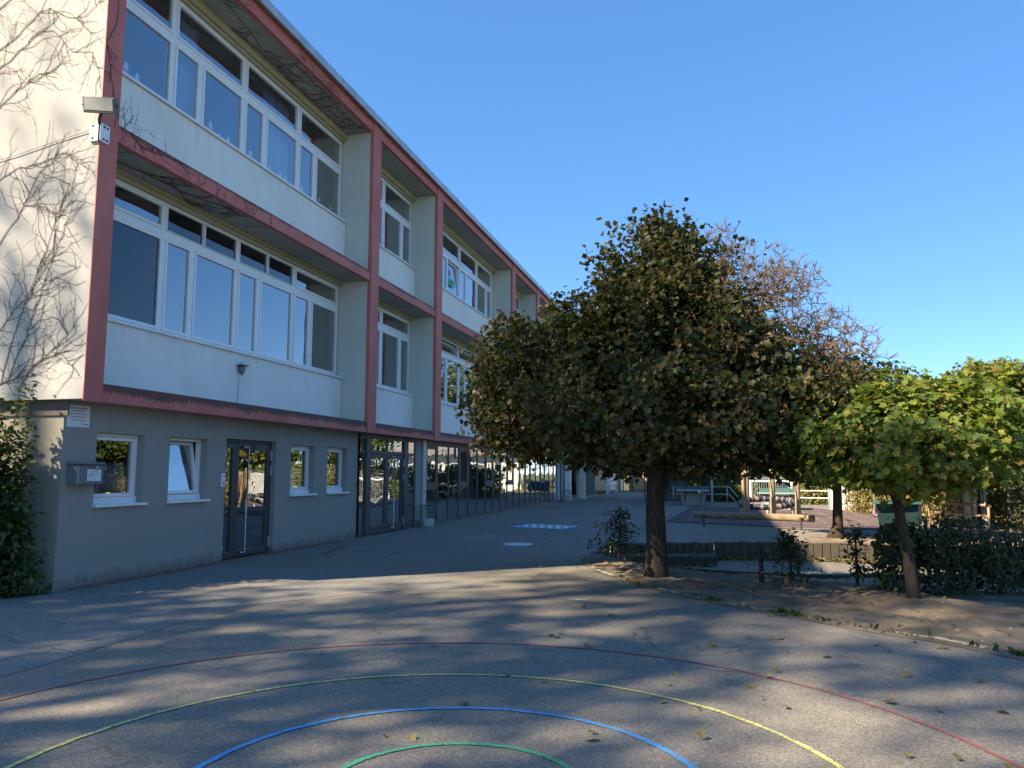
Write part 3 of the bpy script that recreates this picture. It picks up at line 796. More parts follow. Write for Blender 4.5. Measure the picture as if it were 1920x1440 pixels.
pc = [simple('pink_card', (0.7, 0.2, 0.45), 0.8), simple('blue_card', (0.15, 0.35, 0.75), 0.8), simple('violet_card', (0.45, 0.3, 0.7), 0.8), simple('dark_card', (0.06, 0.07, 0.09), 0.8)]
ordn = ['first', 'second', 'third', 'fourth', 'fifth', 'sixth', 'seventh', 'eighth', 'ninth', 'tenth', 'eleventh', 'twelfth', 'thirteenth']
cn = ['pink', 'blue', 'violet', 'dark']
pens = [(10.08, 8.24, 0), (10.34, 8.18, 1), (10.65, 8.0, 1), (12.28, 8.22, 0), (12.56, 8.1, 1), (12.84, 8.16, 1), (13.6, 8.2, 0), (14.3, 8.16, 1), (14.73, 8.17, 2), (14.97, 8.17, 0), (15.67, 8.19, 1), (16.5, 8.22, 3), (17.06, 8.2, 3)]
for i, (y, zt, ci) in enumerate(pens):
    t = thing('paper_pencil', (-9.115, y, 7.9), f'{cn[ci]} paper pencil on the upper corner windows, {ordn[i]} from the left', 'window decoration', 'paper pencils on the upper windows')
    x0, x1 = -9.118, -9.114
    MB().box(x0, x1, y - .06, y + .06, 7.91, zt - .15).build('shaft', pc[ci], t)
    MB().add([(x0, y - .06, zt - .15), (x0, y + .06, zt - .15), (x0, y + .03, zt - .05), (x0, y - .03, zt - .05), (x1, y - .06, zt - .15), (x1, y + .06, zt - .15), (x1, y + .03, zt - .05), (x1, y - .03, zt - .05)], [(0, 1, 2, 3), (7, 6, 5, 4), (0, 4, 5, 1), (1, 5, 6, 2), (2, 6, 7, 3), (3, 7, 4, 0)]).build('wood_cone', M['paper'], t)
    MB().add([(x0, y - .03, zt - .05), (x0, y + .03, zt - .05), (x0, y, zt), (x1, y - .03, zt - .05), (x1, y + .03, zt - .05), (x1, y, zt)], [(0, 1, 2), (5, 4, 3), (0, 3, 4, 1), (1, 4, 5, 2), (2, 5, 3, 0)]).build('tip', pc[ci], t)
ps = thing('paper_sign', (-9.1, 26.0, 8.1), 'green paper sign with black capital letters in the tilted upper window', 'sign')
MB().box(-9.075, -9.07, 25.68, 26.4, 8.2, 8.46).build('sheet', simple('green_paper', (0.1, 0.5, 0.32), 0.7), ps)
text_mesh('lettering', 'UXEN', .2, (-9.069, 26.03, 8.33), RFX, M['ink'], ps)
b = MB().box(-9.075, -9.07, 25.7, 25.95, 8.5, 8.75)
tag(b.build('paper_sheet', simple('pink_paper', (0.55, 0.15, 0.25), 0.7), None), 'small pink paper sheet above the green sign in the tilted upper window', 'paper')

# ------------------------------------------------------------------ vegetation helpers
def maple_shape():
    half = [(0.0, 0.0), (-0.07, 0.2), (0.02, 0.46), (0.18, 0.32), (0.36, 0.46), (0.6, 0.56), (0.62, 0.27), (1.0, 0.0)]
    vs = [(u, v, .16 * v - .22 * u * u) for u, v in half]
    n = len(vs)
    vs += [(u, -v, z) for u, v, z in vs[1:-1]]
    f1 = list(range(n))[::-1]
    f2 = [0] + list(range(n, n + n - 2)) + [n - 1]
    return np.array(vs), [f1, f2]
def oval_shape():
    half = [(0.0, 0.0), (0.25, 0.22), (0.6, 0.24), (1.0, 0.0)]
    vs = [(u, v, .15 * v - .2 * u * u) for u, v in half]
    vs += [(u, -v, z) for u, v, z in vs[1:-1]]
    return np.array(vs), [[3, 2, 1, 0], [0, 4, 5, 3]]
def quad_shape():
    return np.array([(0, 0, 0), (.35, .42, .05), (1, 0, -.15), (.45, -.42, .05)]), [[0, 3, 2, 1]]
SHAPES = {'maple': maple_shape(), 'oval': oval_shape(), 'quad': quad_shape()}

def unit(a):
    return a / np.maximum(np.linalg.norm(a, axis=-1, keepdims=True), 1e-9)

def leaves(name, P, Nn, D, S, shape, mat, parent, origin=(0, 0, 0)):
    sv, sf = SHAPES[shape]
    Nn = unit(Nn); X = unit(D - Nn * (D * Nn).sum(-1, keepdims=True)); Yv = np.cross(Nn, X)
    V = P[:, None] + S[:, None, None] * (sv[None, :, 0:1] * X[:, None] + sv[None, :, 1:2] * Yv[:, None] + sv[None, :, 2:3] * Nn[:, None])
    k = len(sv); n = len(P)
    fl_ = np.concatenate([np.array(f) for f in sf]); sz = np.array([len(f) for f in sf])
    loops = (np.arange(n)[:, None] * k + fl_[None]).ravel()
    return np_mesh(name, V.reshape(-1, 3), np.tile(sz, n), loops, mat, parent, origin)

def skeleton(root_pts, tips, step=.3, jit=.05, rng=RNG, w=.35, seed_len=None):
    """connects every tip to the nearest earlier node; returns node positions, parents"""
    pos = [np.array(p, float) for p in root_pts]; par = [-1] + list(range(len(root_pts) - 1)); ln = list(np.linspace(0, .2, len(root_pts)))
    cap = len(root_pts) + len(tips) * 40
    A = np.zeros((cap, 3)); Lg = np.zeros(cap); n = len(pos)
    A[:n] = pos; Lg[:n] = ln; par = list(par)
    r0 = A[n - 1].copy()
    order = np.argsort(np.linalg.norm(tips - r0, axis=1))
    for t in tips[order]:
        d = np.linalg.norm(A[:n] - t, axis=1)
        j = int(np.argmin(d + w * Lg[:n]))
        a = A[j].copy(); dist = d[j]; k = max(1, int(dist / step)); prev = j
        mid = rng.normal(0, 1, 3) * jit * dist
        for i in range(1, k + 1):
            s = i / k
            p = a + (t - a) * s + mid * math.sin(math.pi * s) + np.array([0, 0, .06 * dist * math.sin(math.pi * s)]) + (rng.normal(0, 1, 3) * jit * .4 * step if i < k else 0)
            if n >= cap: break
            A[n] = p; Lg[n] = Lg[prev] + np.linalg.norm(p - A[prev]); par.append(prev); prev = n; n += 1
    return A[:n], np.array(par)

def pipe(par, r_tip, expo=2.3, rmax=9):
    n = len(par); acc = np.zeros(n); kids = np.zeros(n, int)
    for i in range(n - 1, 0, -1):
        if kids[i] == 0: acc[i] = r_tip ** expo
        acc[par[i]] += acc[i]; kids[par[i]] += 1
    acc[0] = max(acc[0], r_tip ** expo)
    return np.minimum(acc ** (1 / expo), rmax)

def seg_mesh(name, P0, P1, r0, r1, k, mat, parent, origin=(0, 0, 0)):
    d = unit(P1 - P0)
    ref = np.where(np.abs(d[:, 2:3]) < .9, np.array([[0, 0, 1.0]]), np.array([[1.0, 0, 0]]))
    a = unit(np.cross(d, ref)); b = np.cross(d, a)
    an = 2 * np.pi * np.arange(k) / k
    off = np.cos(an)[None, :, None] * a[:, None] + np.sin(an)[None, :, None] * b[:, None]
    V = np.concatenate([P0[:, None] + off * r0[:, None, None], P1[:, None] + off * r1[:, None, None]], 1)
    n = len(P0)
    q = np.array([[i, k + i, k + (i + 1) % k, (i + 1) % k] for i in range(k)]).ravel()
    loops = (np.arange(n)[:, None] * 2 * k + q[None]).ravel()
    return np_mesh(name, V.reshape(-1, 3), np.full(n * k, 4), loops, mat, parent, origin, smooth=True)

def in_ell(n, ells, rng, shell=.45, flat=None):
    w = np.array([e[2] for e in ells], float); w /= w.sum()
    out = []
    for e, m in zip(ells, rng.multinomial(n, w)):
        u = unit(rng.normal(0, 1, (m, 3))); r = rng.uniform(0, 1, (m, 1)) ** shell
        out.append(np.array(e[0]) + u * r * np.array(e[1]))
    p = np.concatenate(out)
    if flat is not None:
        lo = p[:, 2] < flat
        p[lo, 2] = flat + rng.uniform(0, .25, lo.sum())
    return p

def crown_normals(P, c, rng, up=.75, out=.6, rnd=.5):
    o = unit(P - np.array(c))
    Nn = unit(o * out + np.array([0, 0, up]) + rng.normal(0, rnd, P.shape))
    D = o * .7 + np.array([0, 0, -.45]) + rng.normal(0, .5, P.shape)
    return Nn, D

def tree(name, label, base, trunk, rad, ells, ntips, nleaf, size, shape, lmat, cat='tree', group=None, flat=None, seed=1, bare=None, spread=.16, tw=.0045, r_lim=.09, step=.3, bark='bark', dens=None, up=.75, shell=.45, out=.6, rnd=.5):
    rng = np.random.default_rng(seed)
    t = thing(name, base, label, cat, group)
    tp = [Vector(p) for p in trunk]
    b = MB(); b.tube(tp, rad, 14); o = b.build('trunk', M[bark], t, smooth=True)
    tips = in_ell(ntips, ells, rng, shell, flat)
    if dens is not None:
        tips = tips[rng.uniform(0, 1, len(tips)) < np.array([dens(p) for p in tips]) + .25]
    root = [np.array(p) for p in trunk[-3:]]
    A, par = skeleton(root, tips, step=step, rng=rng)
    r = pipe(par, tw, 2.25, r_lim)
    i = np.arange(len(root), len(A))
    seg_mesh('branches', A[i], A[par[i]], r[i], np.maximum(r[i], np.minimum(r[par[i]], r[i] * 1.6)), 4, M['twig'], t)
    if bare is not None:
        btips = in_ell(bare[1], bare[0], rng, .6)
        A2, par2 = skeleton([A[j] for j in range(len(root))] , np.concatenate([in_ell(26, bare[0], rng, 1.0), btips]), step=.14, jit=.09, rng=rng, w=.12)
        r2 = pipe(par2, bare[2], 2.6, .04)
        i2 = np.arange(len(root), len(A2))
        seg_mesh('bare_branches', A2[i2], A2[par2[i2]], r2[i2], np.minimum(r2[par2[i2]], r2[i2] * 1.5), 4, M['bare_twig'], t)
        # short spurs
        m = rng.integers(len(root), len(A2), bare[3]); d0 = unit(A2[m] - A2[par2[m]])
        dd = unit(d0 * .8 + rng.normal(0, .6, d0.shape) + np.array([0, 0, .25]))
        Ls = rng.uniform(.05, .16, (len(m), 1))
        seg_mesh('spurs', A2[m], A2[m] + dd * Ls, np.full(len(m), bare[2]), np.full(len(m), bare[2] * .7), 3, M['bare_twig'], t)
    # leaves hang in sprays round the twig tips
    cen = np.array([e[0] for e in ells]).mean(0)
    c = tips[rng.integers(0, len(tips), nleaf)]
    P = c + np.clip(rng.normal(0, 1, (nleaf, 3)), -1.45, 1.45) * spread * np.array([1, 1, .75])
    if dens is not None:
        keep = rng.uniform(0, 1, nleaf) < np.array([dens(p) for p in P]); P = P[keep]
    if flat is not None: P = P[P[:, 2] > flat - .12]
    Nn, D = crown_normals(P, cen - np.array([0, 0, .5]), rng, up=up, out=out, rnd=rnd)
    S = size * rng.uniform(.6, 1.2, len(P))
    leaves('crown', P, Nn, D, S, shape, M[lmat], t)
    return t

# ------------------------------------------------------------------ trees in the picture
def big_dens(p):
    x, y, z = p
    k = 1.0
    ex = (x - .3) * .68 + (z - 3.45) * .68
    if x > -.2 and z > 3.0: k = max(.13, 1 - ex * .95)
    if z > 4.3: k *= .75
    return k
tree('maple_tree', 'large clipped maple with dark browning crown, its upper right side leafless, on the dirt bed', (-.94, 12.1, 0),
     [(-.93, 12.1, -.05), (-.925, 12.1, .12), (-.92, 12.1, .5), (-.93, 12.1, 1.1), (-.9, 12.1, 1.6), (-.85, 12.1, 2.2), (-.75, 12.1, 2.9)], [.24, .175, .155, .14, .135, .12, .1],
     [((-.85, 12.1, 2.4), (2.95, 2.75, .95), 5), ((-2.55, 12.0, 3.0), (1.1, 1.45, 1.2), 2.0), ((-.55, 12.1, 3.5), (1.5, 1.9, 1.2), 2.0), ((-.75, 12.1, 4.55), (1.05, 1.0, 1.12), 1.8), ((-.75, 12.1, 5.3), (.35, .4, .4), .15), ((-1.55, 12.1, 3.6), (1.0, 1.4, .85), .9), ((-.2, 12.1, 4.55), (.8, .9, .85), .7), ((.9, 12.1, 2.7), (1.5, 1.9, 1.05), 2.2), ((1.5, 12.1, 2.5), (.95, 1.5, .85), 1.2), ((.05, 12.1, 3.9), (1.3, 1.4, .9), .7), ((-.1, 12.1, 4.5), (.9, 1.0, .8), .8)],
     1900, 82000, .083, 'maple', 'leaf_big', group='clipped maples', flat=1.62, seed=3,
     bare=([((.5, 12.1, 3.95), (1.3, 1.3, 1.05), 4), ((1.55, 12.1, 3.4), (.8, .9, .6), 1.6), ((.15, 12.1, 4.85), (.4, .5, .6), .5), ((1.5, 12.1, 2.9), (1.0, 1.2, .6), 1.5), ((1.0, 12.1, 4.4), (.5, .6, .45), .5)], 1900, .0046, 9500), dens=big_dens, spread=.17, up=.55, out=.4, rnd=.75)
tree('maple_tree', 'small green maple with a leaning trunk in front of the dark hedge', (2.24, 10.8, 0),
     [(2.29, 10.8, -.05), (2.285, 10.8, .15), (2.25, 10.8, .6), (2.19, 10.8, 1.0), (2.15, 10.8, 1.35), (2.15, 10.8, 1.65), (2.2, 10.8, 1.85)], [.105, .08, .066, .062, .058, .055, .045],
     [((2.3, 10.8, 1.9), (1.38, 1.3, .55), 4), ((1.7, 10.9, 2.05), (.95, 1.1, .55), 1.5), ((2.35, 10.8, 2.4), (.8, .8, .38), 1.1), ((3.1, 10.7, 2.2), (.55, .8, .55), 1)], 640, 17000, .1, 'maple', 'leaf_green', group='clipped maples', flat=1.36, seed=5, spread=.12, rnd=.65)
tree('maple_tree', 'green maple on the sandy strip behind the palisade wall, trunk flared pale at its foot', (2.8, 21.1, 0),
     [(2.8, 21.1, -.05), (2.82, 21.1, .1), (2.84, 21.1, .3), (2.86, 21.1, 1.0), (2.87, 21.1, 1.4), (2.9, 21.1, 2.0), (2.9, 21.1, 2.5)], [.26, .18, .125, .105, .1, .09, .07],
     [((2.8, 21.1, 2.4), (2.2, 2.1, 1.15), 4), ((2.9, 21.1, 3.5), (1.6, 1.5, .9), 2.2), ((4.4, 21.0, 3.1), (1.1, 1.3, 1.1), 1), ((1.6, 21.0, 2.9), (.9, 1.2, 1.0), 1)], 760, 19000, .125, 'maple', 'leaf_mid', group='clipped maples', flat=1.25, seed=8, spread=.15, rnd=.65)
tree('maple_tree', 'sunlit yellow green maple at the far right behind the wire fence panel', (7.3, 25.4, 0),
     [(7.3, 25.4, -.05), (7.3, 25.4, .4), (7.3, 25.4, 1.0), (7.3, 25.4, 1.6), (7.35, 25.4, 2.2), (7.4, 25.4, 2.7)], [.19, .13, .115, .11, .1, .08],
     [((7.1, 25.3, 2.5), (2.6, 2.3, 1.35), 4), ((7.8, 25.3, 3.9), (1.5, 1.7, .95), 2), ((5.7, 25.2, 3.2), (1.1, 1.4, 1.05), 1)], 820, 22000, .135, 'maple', 'leaf_green', group='clipped maples', flat=1.2, seed=9, spread=.17, rnd=.65)

# tall trees left of and behind the viewpoint: only their dappled shade falls into the picture
def shade_tree(s, q, zc, rz, rr, seed, n, label):
    x, y = s * .762 - q * .648, s * .648 + q * .762
    tree('tall_tree', label, (x, y, 0), [(x, y, -.1), (x, y, 3), (x, y, 7), (x, y, 10), (x, y, zc - 1)], [.45, .36, .3, .25, .15],
         [((x, y, zc), (rr, rr, rz), 1)], 85, n, .3, 'quad', 'leaf_far', group='tall shade trees', seed=seed, spread=.5, step=.7, shell=.5)
shade_tree(-16.5, 1.2, 16.0, 4.6, 2.9, 21, 2500, 'tall tree standing right behind the viewpoint')
shade_tree(-16.0, 5.9, 16.8, 5.2, 2.8, 22, 3700, 'tall tree standing left behind the viewpoint')
shade_tree(-16.2, 9.2, 19.0, 5.6, 2.1, 23, 1900, 'tallest tree standing behind and left of the viewpoint')
shade_tree(-16.8, 11.5, 12.0, 2.4, 2.0, 26, 3000, 'lower round tree on the left behind the viewpoint')
shade_tree(-16.4, 8.4, 12.2, 2.3, 1.9, 28, 2000, 'lower round tree second from the left behind the viewpoint')
shade_tree(-21, 12.6, 21.0, 3.2, 1.4, 27, 200, 'tall thin leaved tree farthest left behind the viewpoint')
shade_tree(-22, -2.8, 18.0, 4.2, 3.2, 24, 2300, 'tall tree standing farthest right behind the viewpoint')

# trees beyond the fences, seen past the crowns and mirrored in the panes
bg = [(-6.5, 80, 9, 5, 1), (-1.5, 84, 10, 5, 2), (7, 86, 10.5, 5, 3), (14, 66, 9, 5, 4), (21, 74, 10, 6, 5), (13.2, 48, 6.6, 3.4, 6), (11.5, 37, 5.6, 2.8, 7), (13.4, 27, 5.4, 2.8, 8), (16, 18, 6, 3, 9), (19, 9, 6.5, 3.2, 10), (28, 62, 10, 6, 11), (19, 42, 7, 4, 12)]
bl = ['behind the wooden shed', 'beyond the green fence behind the large trunk', 'beyond the goal', 'beyond the right part of the fence', 'far right in the back row', 'behind the autumn hedge corner', 'behind the autumn hedge', 'behind the wire fence', 'right of the wire fence', 'nearest on the right outside the yard', 'farthest right in the back row', 'in the second row behind the hedge']
for (x, y, h, r, k), tx in zip(bg, bl):
    tree('broad_tree', 'broad leafy tree ' + tx, (x, y, 0), [(x, y, -.1), (x, y, h * .15), (x, y, h * .3), (x, y, h * .45)], [.3, .22, .18, .12],
         [((x, y, h * .5), (r, r, h * .42), 3), ((x + r * .3, y - r * .3, h * .72), (r * .6, r * .6, h * .28), 1.2), ((x - r * .4, y, h * .62), (r * .55, r * .6, h * .3), 1)], 160, 3200, .42, 'quad', ('leaf_far', 'leaf_green')[k % 2], group='trees beyond the fence', seed=40 + k, spread=.5, step=.7)
tr = thing('old_tree', (-2.3, 46, 0), 'massive old trunk with flared roots behind the left table tennis table', 'tree')
b = MB(); b.tube([(-2.45, 46, -.1), (-2.42, 46, .25), (-2.3, 46, .8), (-2.15, 46, 1.7), (-2.0, 46, 3.0), (-1.9, 46, 4.6)], [.95, .62, .46, .43, .4, .3], 16); b.build('trunk', simple('old_bark', (0.13, 0.105, 0.085), 0.95, 0, .5, 4, 1, 12, .1, (3, 3, .6)), tr, smooth=True)
rng = np.random.default_rng(77)
P = in_ell(4200, [((-1.9, 46, 6.0), (4.5, 4.5, 2.6), 1)], rng); Nn, D = crown_normals(P, (-1.9, 46, 4.5), rng)
leaves('crown', P, Nn, D, .36 * rng.uniform(.6, 1.2, len(P)), 'quad', M['leaf_far'], tr)

# ------------------------------------------------------------------ shrubs, hedges, weeds
def shrub(name, label, base, h, w, nst, nleaf, size, lmat, cat='shrub', group=None, seed=1, low=.0, lean=(0, 0), shape='oval', stub=None, stem_r=.01, fill=1.0):
    rng = np.random.default_rng(seed)
    bx, by, bz = base
    t = thing(name, base, label, cat, group)
    tips = np.stack([rng.normal(0, w * .45, nst), rng.normal(0, w * .45, nst), rng.uniform(.15, 1, nst) * h], 1)
    tips[:, :2] *= (1.15 - .75 * (tips[:, 2:3] / h))
    tips += np.array([bx + lean[0], by + lean[1], bz]) * np.array([1, 1, 1])
    root = [(bx, by, bz - .05), (bx + lean[0] * .3, by, bz + h * .25), (bx + lean[0] * .7, by, bz + h * .6), (bx + lean[0], by, bz + h * .97)]
    A, par = skeleton([np.array(p) for p in root], tips, step=.06, jit=.14, rng=rng, w=.2)
    r = pipe(par, .0035, 2.2, .02); i = np.arange(1, len(A))
    r[:4] = np.array([.028, .024, .018, .009]) * (stem_r / .01)
    seg_mesh('stems', A[i], A[par[i]], r[i], r[par[i]] * .9 + r[i] * .1, 5, M['bark'], t)
    c = tips[rng.integers(0, nst, nleaf)]
    P = c + rng.normal(0, .05 * fill, (nleaf, 3))
    P = P[(P[:, 2] > bz + .02) & (P[:, 2] > bz + low)]
    Nn, D = crown_normals(P, (bx, by, bz + h * .3), rng, .5, .7, .6)
    leaves('foliage', P, Nn, D, size * rng.uniform(.6, 1.25, len(P)), shape, M[lmat], t)
    return t
shrub('hornbeam_shrub', 'scraggly dark shrub with bare top at the left tip of the dirt bed', (-1.74, 14.2, dirt_z(-1.74, 14.2)), .92, .52, 90, 520, .075, 'leaf_hedge', group='hedge remnants', seed=3, lean=(.02, 0))
shrub('hornbeam_shrub', 'leafy low shrub with one tall bare stem in the middle of the dirt bed', (.97, 11.95, dirt_z(.97, 11.95)), .74, .3, 60, 420, .085, 'leaf_hedge', group='hedge remnants', seed=4, lean=(-.02, 0), fill=1.2)
shrub('hornbeam_shrub', 'cut bare stub with a few dead twigs left of the leafy low shrub', (.58, 12.3, dirt_z(.58, 12.3)), .52, .4, 26, 30, .05, 'leaf_dry', group='hedge remnants', seed=5, stem_r=.016)
shrub('hornbeam_shrub', 'slim upright shrub at the left end of the dark hedge', (1.83, 11.95, dirt_z(1.83, 11.95)), .78, .2, 46, 300, .075, 'leaf_hedge', group='hedge remnants', seed=6, low=.12)
shrub('hornbeam_shrub', 'thin bare pruned shrub rising above the dark hedge by the green chest', (2.98, 13.0, dirt_z(2.98, 13.0)), 1.06, .3, 60, 160, .06, 'leaf_hedge', group='hedge remnants', seed=7)

def hedge(name, label, path, h, w, n, size, lmat, seed, shape='oval', group=None, z=0.0, twigs=500, ragged=.1, cat='hedge'):
    rng = np.random.default_rng(seed)
    path = np.array(path, float)
    t = thing(name, (path[0][0], path[0][1], z), label, cat, group)
    sl = np.r_[0, np.cumsum(np.linalg.norm(np.diff(path, axis=0), axis=1))]
    def at(s):
        return np.stack([np.interp(s, sl, path[:, 0]), np.interp(s, sl, path[:, 1])], 1)
    def pts(m, shell=True):
        s = rng.uniform(0, sl[-1], m); c = at(s); e = 1e-2
        tn = unit(at(np.minimum(s + e, sl[-1])) - at(np.maximum(s - e, 0))); nr = np.stack([-tn[:, 1], tn[:, 0]], 1)
        hs = h * (1 + ragged * np.sin(s * 2.3 + seed) + ragged * .8 * np.sin(s * 7.1))
        zz = rng.uniform(0, 1, m) ** .85
        off = (rng.choice([-1, 1], m) * rng.uniform(0, 1, m) ** (.35 if shell else 1)) * w / 2 * (1 - .25 * zz ** 3)
        off += rng.normal(0, .05, m)
        return np.c_[c + nr * off[:, None], z + zz * hs + rng.normal(0, .03, m)], np.c_[nr * np.sign(off)[:, None], np.zeros(m)]
    P, o = pts(n)
    P[:, 2] = np.maximum(P[:, 2], z + .03)
    Nn = o * .8 + np.array([0, 0, .45]) + rng.normal(0, .55, P.shape)
    D = o * .5 + np.array([0, 0, -.3]) + rng.normal(0, .6, P.shape)
    leaves('foliage', P, Nn, D, size * rng.uniform(.55, 1.25, n), shape, M[lmat], t)
    if twigs:
        T, o = pts(twigs, False); B0 = T.copy(); B0[:, 2] = z; B0[:, :2] += rng.normal(0, .06, (twigs, 2))
        B0 = T + (B0 - T) * rng.uniform(.2, .8, (twigs, 1))
        seg_mesh('stems', B0, T, np.full(twigs, .008), np.full(twigs, .004), 3, M['bark'], t)
    return t
hedge('hornbeam_hedge', 'dark dense hornbeam hedge behind the leaning maple trunk', [(2.12, 12.1), (2.6, 11.95), (3.2, 12.1), (4.0, 12.6), (5.2, 13.1)], .86, .8, 6200, .085, 'leaf_hedge', 31, z=-.06, twigs=420, ragged=.15)
hedge('autumn_hedge', 'golden autumn hedge along the far right edge of the yard', [(5.35, 35.0), (6.2, 31.8), (7.2, 28.6), (8.4, 25.2), (10, 21), (12, 16)], 1.32, .9, 15000, .12, 'leaf_gold', 32, 'quad', twigs=800)
hedge('ivy_screen', 'green ivy grown over the far mesh fence behind the climbing posts', [(-4.0, 47.8), (2, 47.9), (8, 47.8), (11, 45)], 1.9, .9, 12000, .19, 'leaf_lime', 33, 'quad', twigs=300)
hedge('ivy_bush', 'sunlit yellowish bush behind the right handrail', [(3.9, 42.6), (5.6, 42.4), (6.5, 41.5)], 1.25, 1.1, 3800, .14, 'leaf_lime', 34, 'quad', twigs=100)
hedge('laurel_hedge', 'dark green hedge slope below the far fence by the handrail', [(-.2, 45.4), (1.1, 45.3), (2.2, 45.0)], .95, 1.2, 2600, .16, 'leaf_far', 35, 'quad', twigs=80)
hedge('yard_hedge', 'shaded hedge behind the fence post at the right picture edge', [(7.6, 23.8), (8.5, 21.2), (9.6, 18)], 1.9, .8, 5200, .1, 'leaf_hedge', 36, 'quad', twigs=120)

# big shrub and weeds at the left corner of the building
def corner_bush():
    rng = np.random.default_rng(55)
    t = thing('corner_bush', (-9.05, 8.3, 0), 'tall leafy shrub with arching shoots against the end wall at the left corner', 'shrub')
    tips = in_ell(420, [((-9.12, 8.3, .85), (.36, .36, .9), 3), ((-9.3, 8.25, 1.6), (.4, .4, .6), 2), ((-9.6, 8.0, .9), (.45, .4, .9), 3), ((-8.95, 8.38, .55), (.28, .25, .6), 2)], rng, .5)
    arch = []
    for (x, y, z) in ((-8.74, 8.4, 2.72), (-8.62, 8.35, 1.95), (-8.95, 8.4, 2.75), (-9.1, 8.3, 2.4), (-8.6, 8.3, 1.5), (-9.2, 8.3, 2.55), (-8.66, 8.3, 1.05), (-9.35, 8.2, 2.7), (-8.8, 8.45, 2.3), (-8.6, 8.2, 1.62), (-8.9, 8.2, 2.1), (-9.1, 8.2, 1.9), (-8.75, 8.15, 1.3)):
        s = np.array([-9.1 + rng.normal(0, .1), 8.25, .3])
        for u in np.linspace(.3, 1, 13):
            arch.append(s + (np.array([x, y, z]) - s) * u + np.array([0, 0, .3 * math.sin(u * 3.1)]) + rng.normal(0, .02, 3))
    arch = np.array(arch)
    A, par = skeleton([np.array((-9.1, 8.25, -.05)), np.array((-9.1, 8.25, .2)), np.array((-9.1, 8.25, .45))], np.concatenate([tips, arch]), step=.12, jit=.06, rng=rng, w=.15)
    r = pipe(par, .0035, 2.3, .025); i = np.arange(1, len(A))
    seg_mesh('stems', A[i], A[par[i]], r[i], r[i] * 1.2, 5, M['twig'], t)
    P = np.concatenate([tips[rng.integers(0, len(tips), 5200)] + rng.normal(0, .075, (5200, 3)), np.repeat(arch, 6, 0) + rng.normal(0, .045, (len(arch) * 6, 3))])
    P = P[(P[:, 1] < 8.6) & (P[:, 2] > .05)]
    Nn, D = crown_normals(P, (-9.1, 8.2, .4), rng, .5, .6, .5)
    leaves('foliage', P, Nn, D, .1 * rng.uniform(.6, 1.25, len(P)), 'oval', M['leaf_bush'], t)
corner_bush()
rng = np.random.default_rng(58)
el = thing('added_shade_shrub', (-10.2, 7.4, 0), 'added dense shrub outside the left picture edge, shading the end wall', 'shrub')  # unseen shrub, added left of the frame to shade the side wall
T_ = in_ell(260, [((-10.2, 7.4, 1.6), (.9, .75, 1.55), 1), ((-9.8, 7.7, 1.2), (.5, .5, 1.1), .8)], rng, .5)
A, par = skeleton([np.array((-10.2, 7.4, -.05)), np.array((-10.2, 7.4, .4))], T_, step=.2, rng=rng)
r = pipe(par, .004, 2.3, .03); i = np.arange(1, len(A)); seg_mesh('stems', A[i], A[par[i]], r[i], r[i] * 1.2, 4, M['twig'], el)
P = T_[rng.integers(0, len(T_), 7500)] + rng.normal(0, .1, (7500, 3)); P = P[(P[:, 2] > .04) & (P[:, 1] < 8.6)]
Nn, D = crown_normals(P, (-10.2, 7.4, .8), rng); leaves('foliage', P, Nn, D, .12 * rng.uniform(.6, 1.2, len(P)), 'oval', M['leaf_bush'], el)
shrub('undergrowth_shrub', 'low tangled undergrowth at the foot of the tall corner shrub', (-8.85, 8.42, 0), .6, .5, 90, 260, .09, 'leaf_bush', seed=61)
rng = np.random.default_rng(62)
spots = [(-8.78, 8.33), (-8.95, 8.05), (-9.12, 7.8), (-9.3, 7.58), (-9.55, 7.4), (-8.9, 8.45), (-9.25, 7.95), (-9.6, 7.7), (-8.62, 8.6)]
wl = ['nearest the wall corner', 'second from the wall corner', 'third from the wall corner', 'at the kerb below the corner shrub', 'at the left picture edge', 'tucked against the wall foot', 'in the middle of the weedy bed', 'behind the leftmost weed', 'beside the brick edging']
for (x, y), tx in zip(spots, wl):
    n = 26; P = np.c_[rng.normal(x, .07, n), rng.normal(y, .07, n), rng.uniform(0.0, .06, n)]
    D = np.c_[rng.normal(0, 1, n), rng.normal(0, 1, n), rng.uniform(.3, 1.2, n)]; Nn = np.c_[rng.normal(0, .5, (n, 2)), np.ones(n)]
    o = leaves('weed', P, Nn, D, rng.uniform(.07, .17, n), 'oval', M['leaf_bush'], None, (x, y, 0))
    tag(o, 'small broad leaved weed ' + tx, 'weed', 'weeds at the left corner')

# grass and weed fringe along the dirt edge (uncountable), leaf litter below the palisades
n = 1500; s = rng.uniform(1.5, 9.3, n); ex = np.stack([np.interp(s, range(len(Fp)), Fp[:, k]) for k in (0, 1)], 1)
clump = (np.sin(s * 9.7) + np.sin(s * 4.1 + 1) > 1.6) | (rng.uniform(0, 1, n) < .05)
ex = ex[clump] + rng.normal(0, .05, (clump.sum(), 2)); n = len(ex)
o = leaves('grass_fringe', np.c_[ex, np.full(n, .0)], np.c_[rng.normal(0, 1, (n, 2)), np.full(n, .3)], np.c_[rng.normal(0, .6, (n, 2)), np.ones(n)], rng.uniform(.03, .09, n), 'oval', M['leaf_bush'], None)
tag(o, kind='stuff')
n = 2600; x = rng.uniform(-2.3, 6, n); yb = np.interp(x, [-2.4, -1.3, -.15, -.1, .8, 1.7, 2.6, 6], [16.93, 17.33, 17.5, 18.8, 19.05, 19.15, 19.15, 19.1]) - np.abs(rng.normal(0, .13, n))
P = np.c_[x, yb, PZ + .01 + np.abs(rng.normal(0, .025, n))]
k = rng.uniform(0, 1, n) < .25; k &= x < -.2
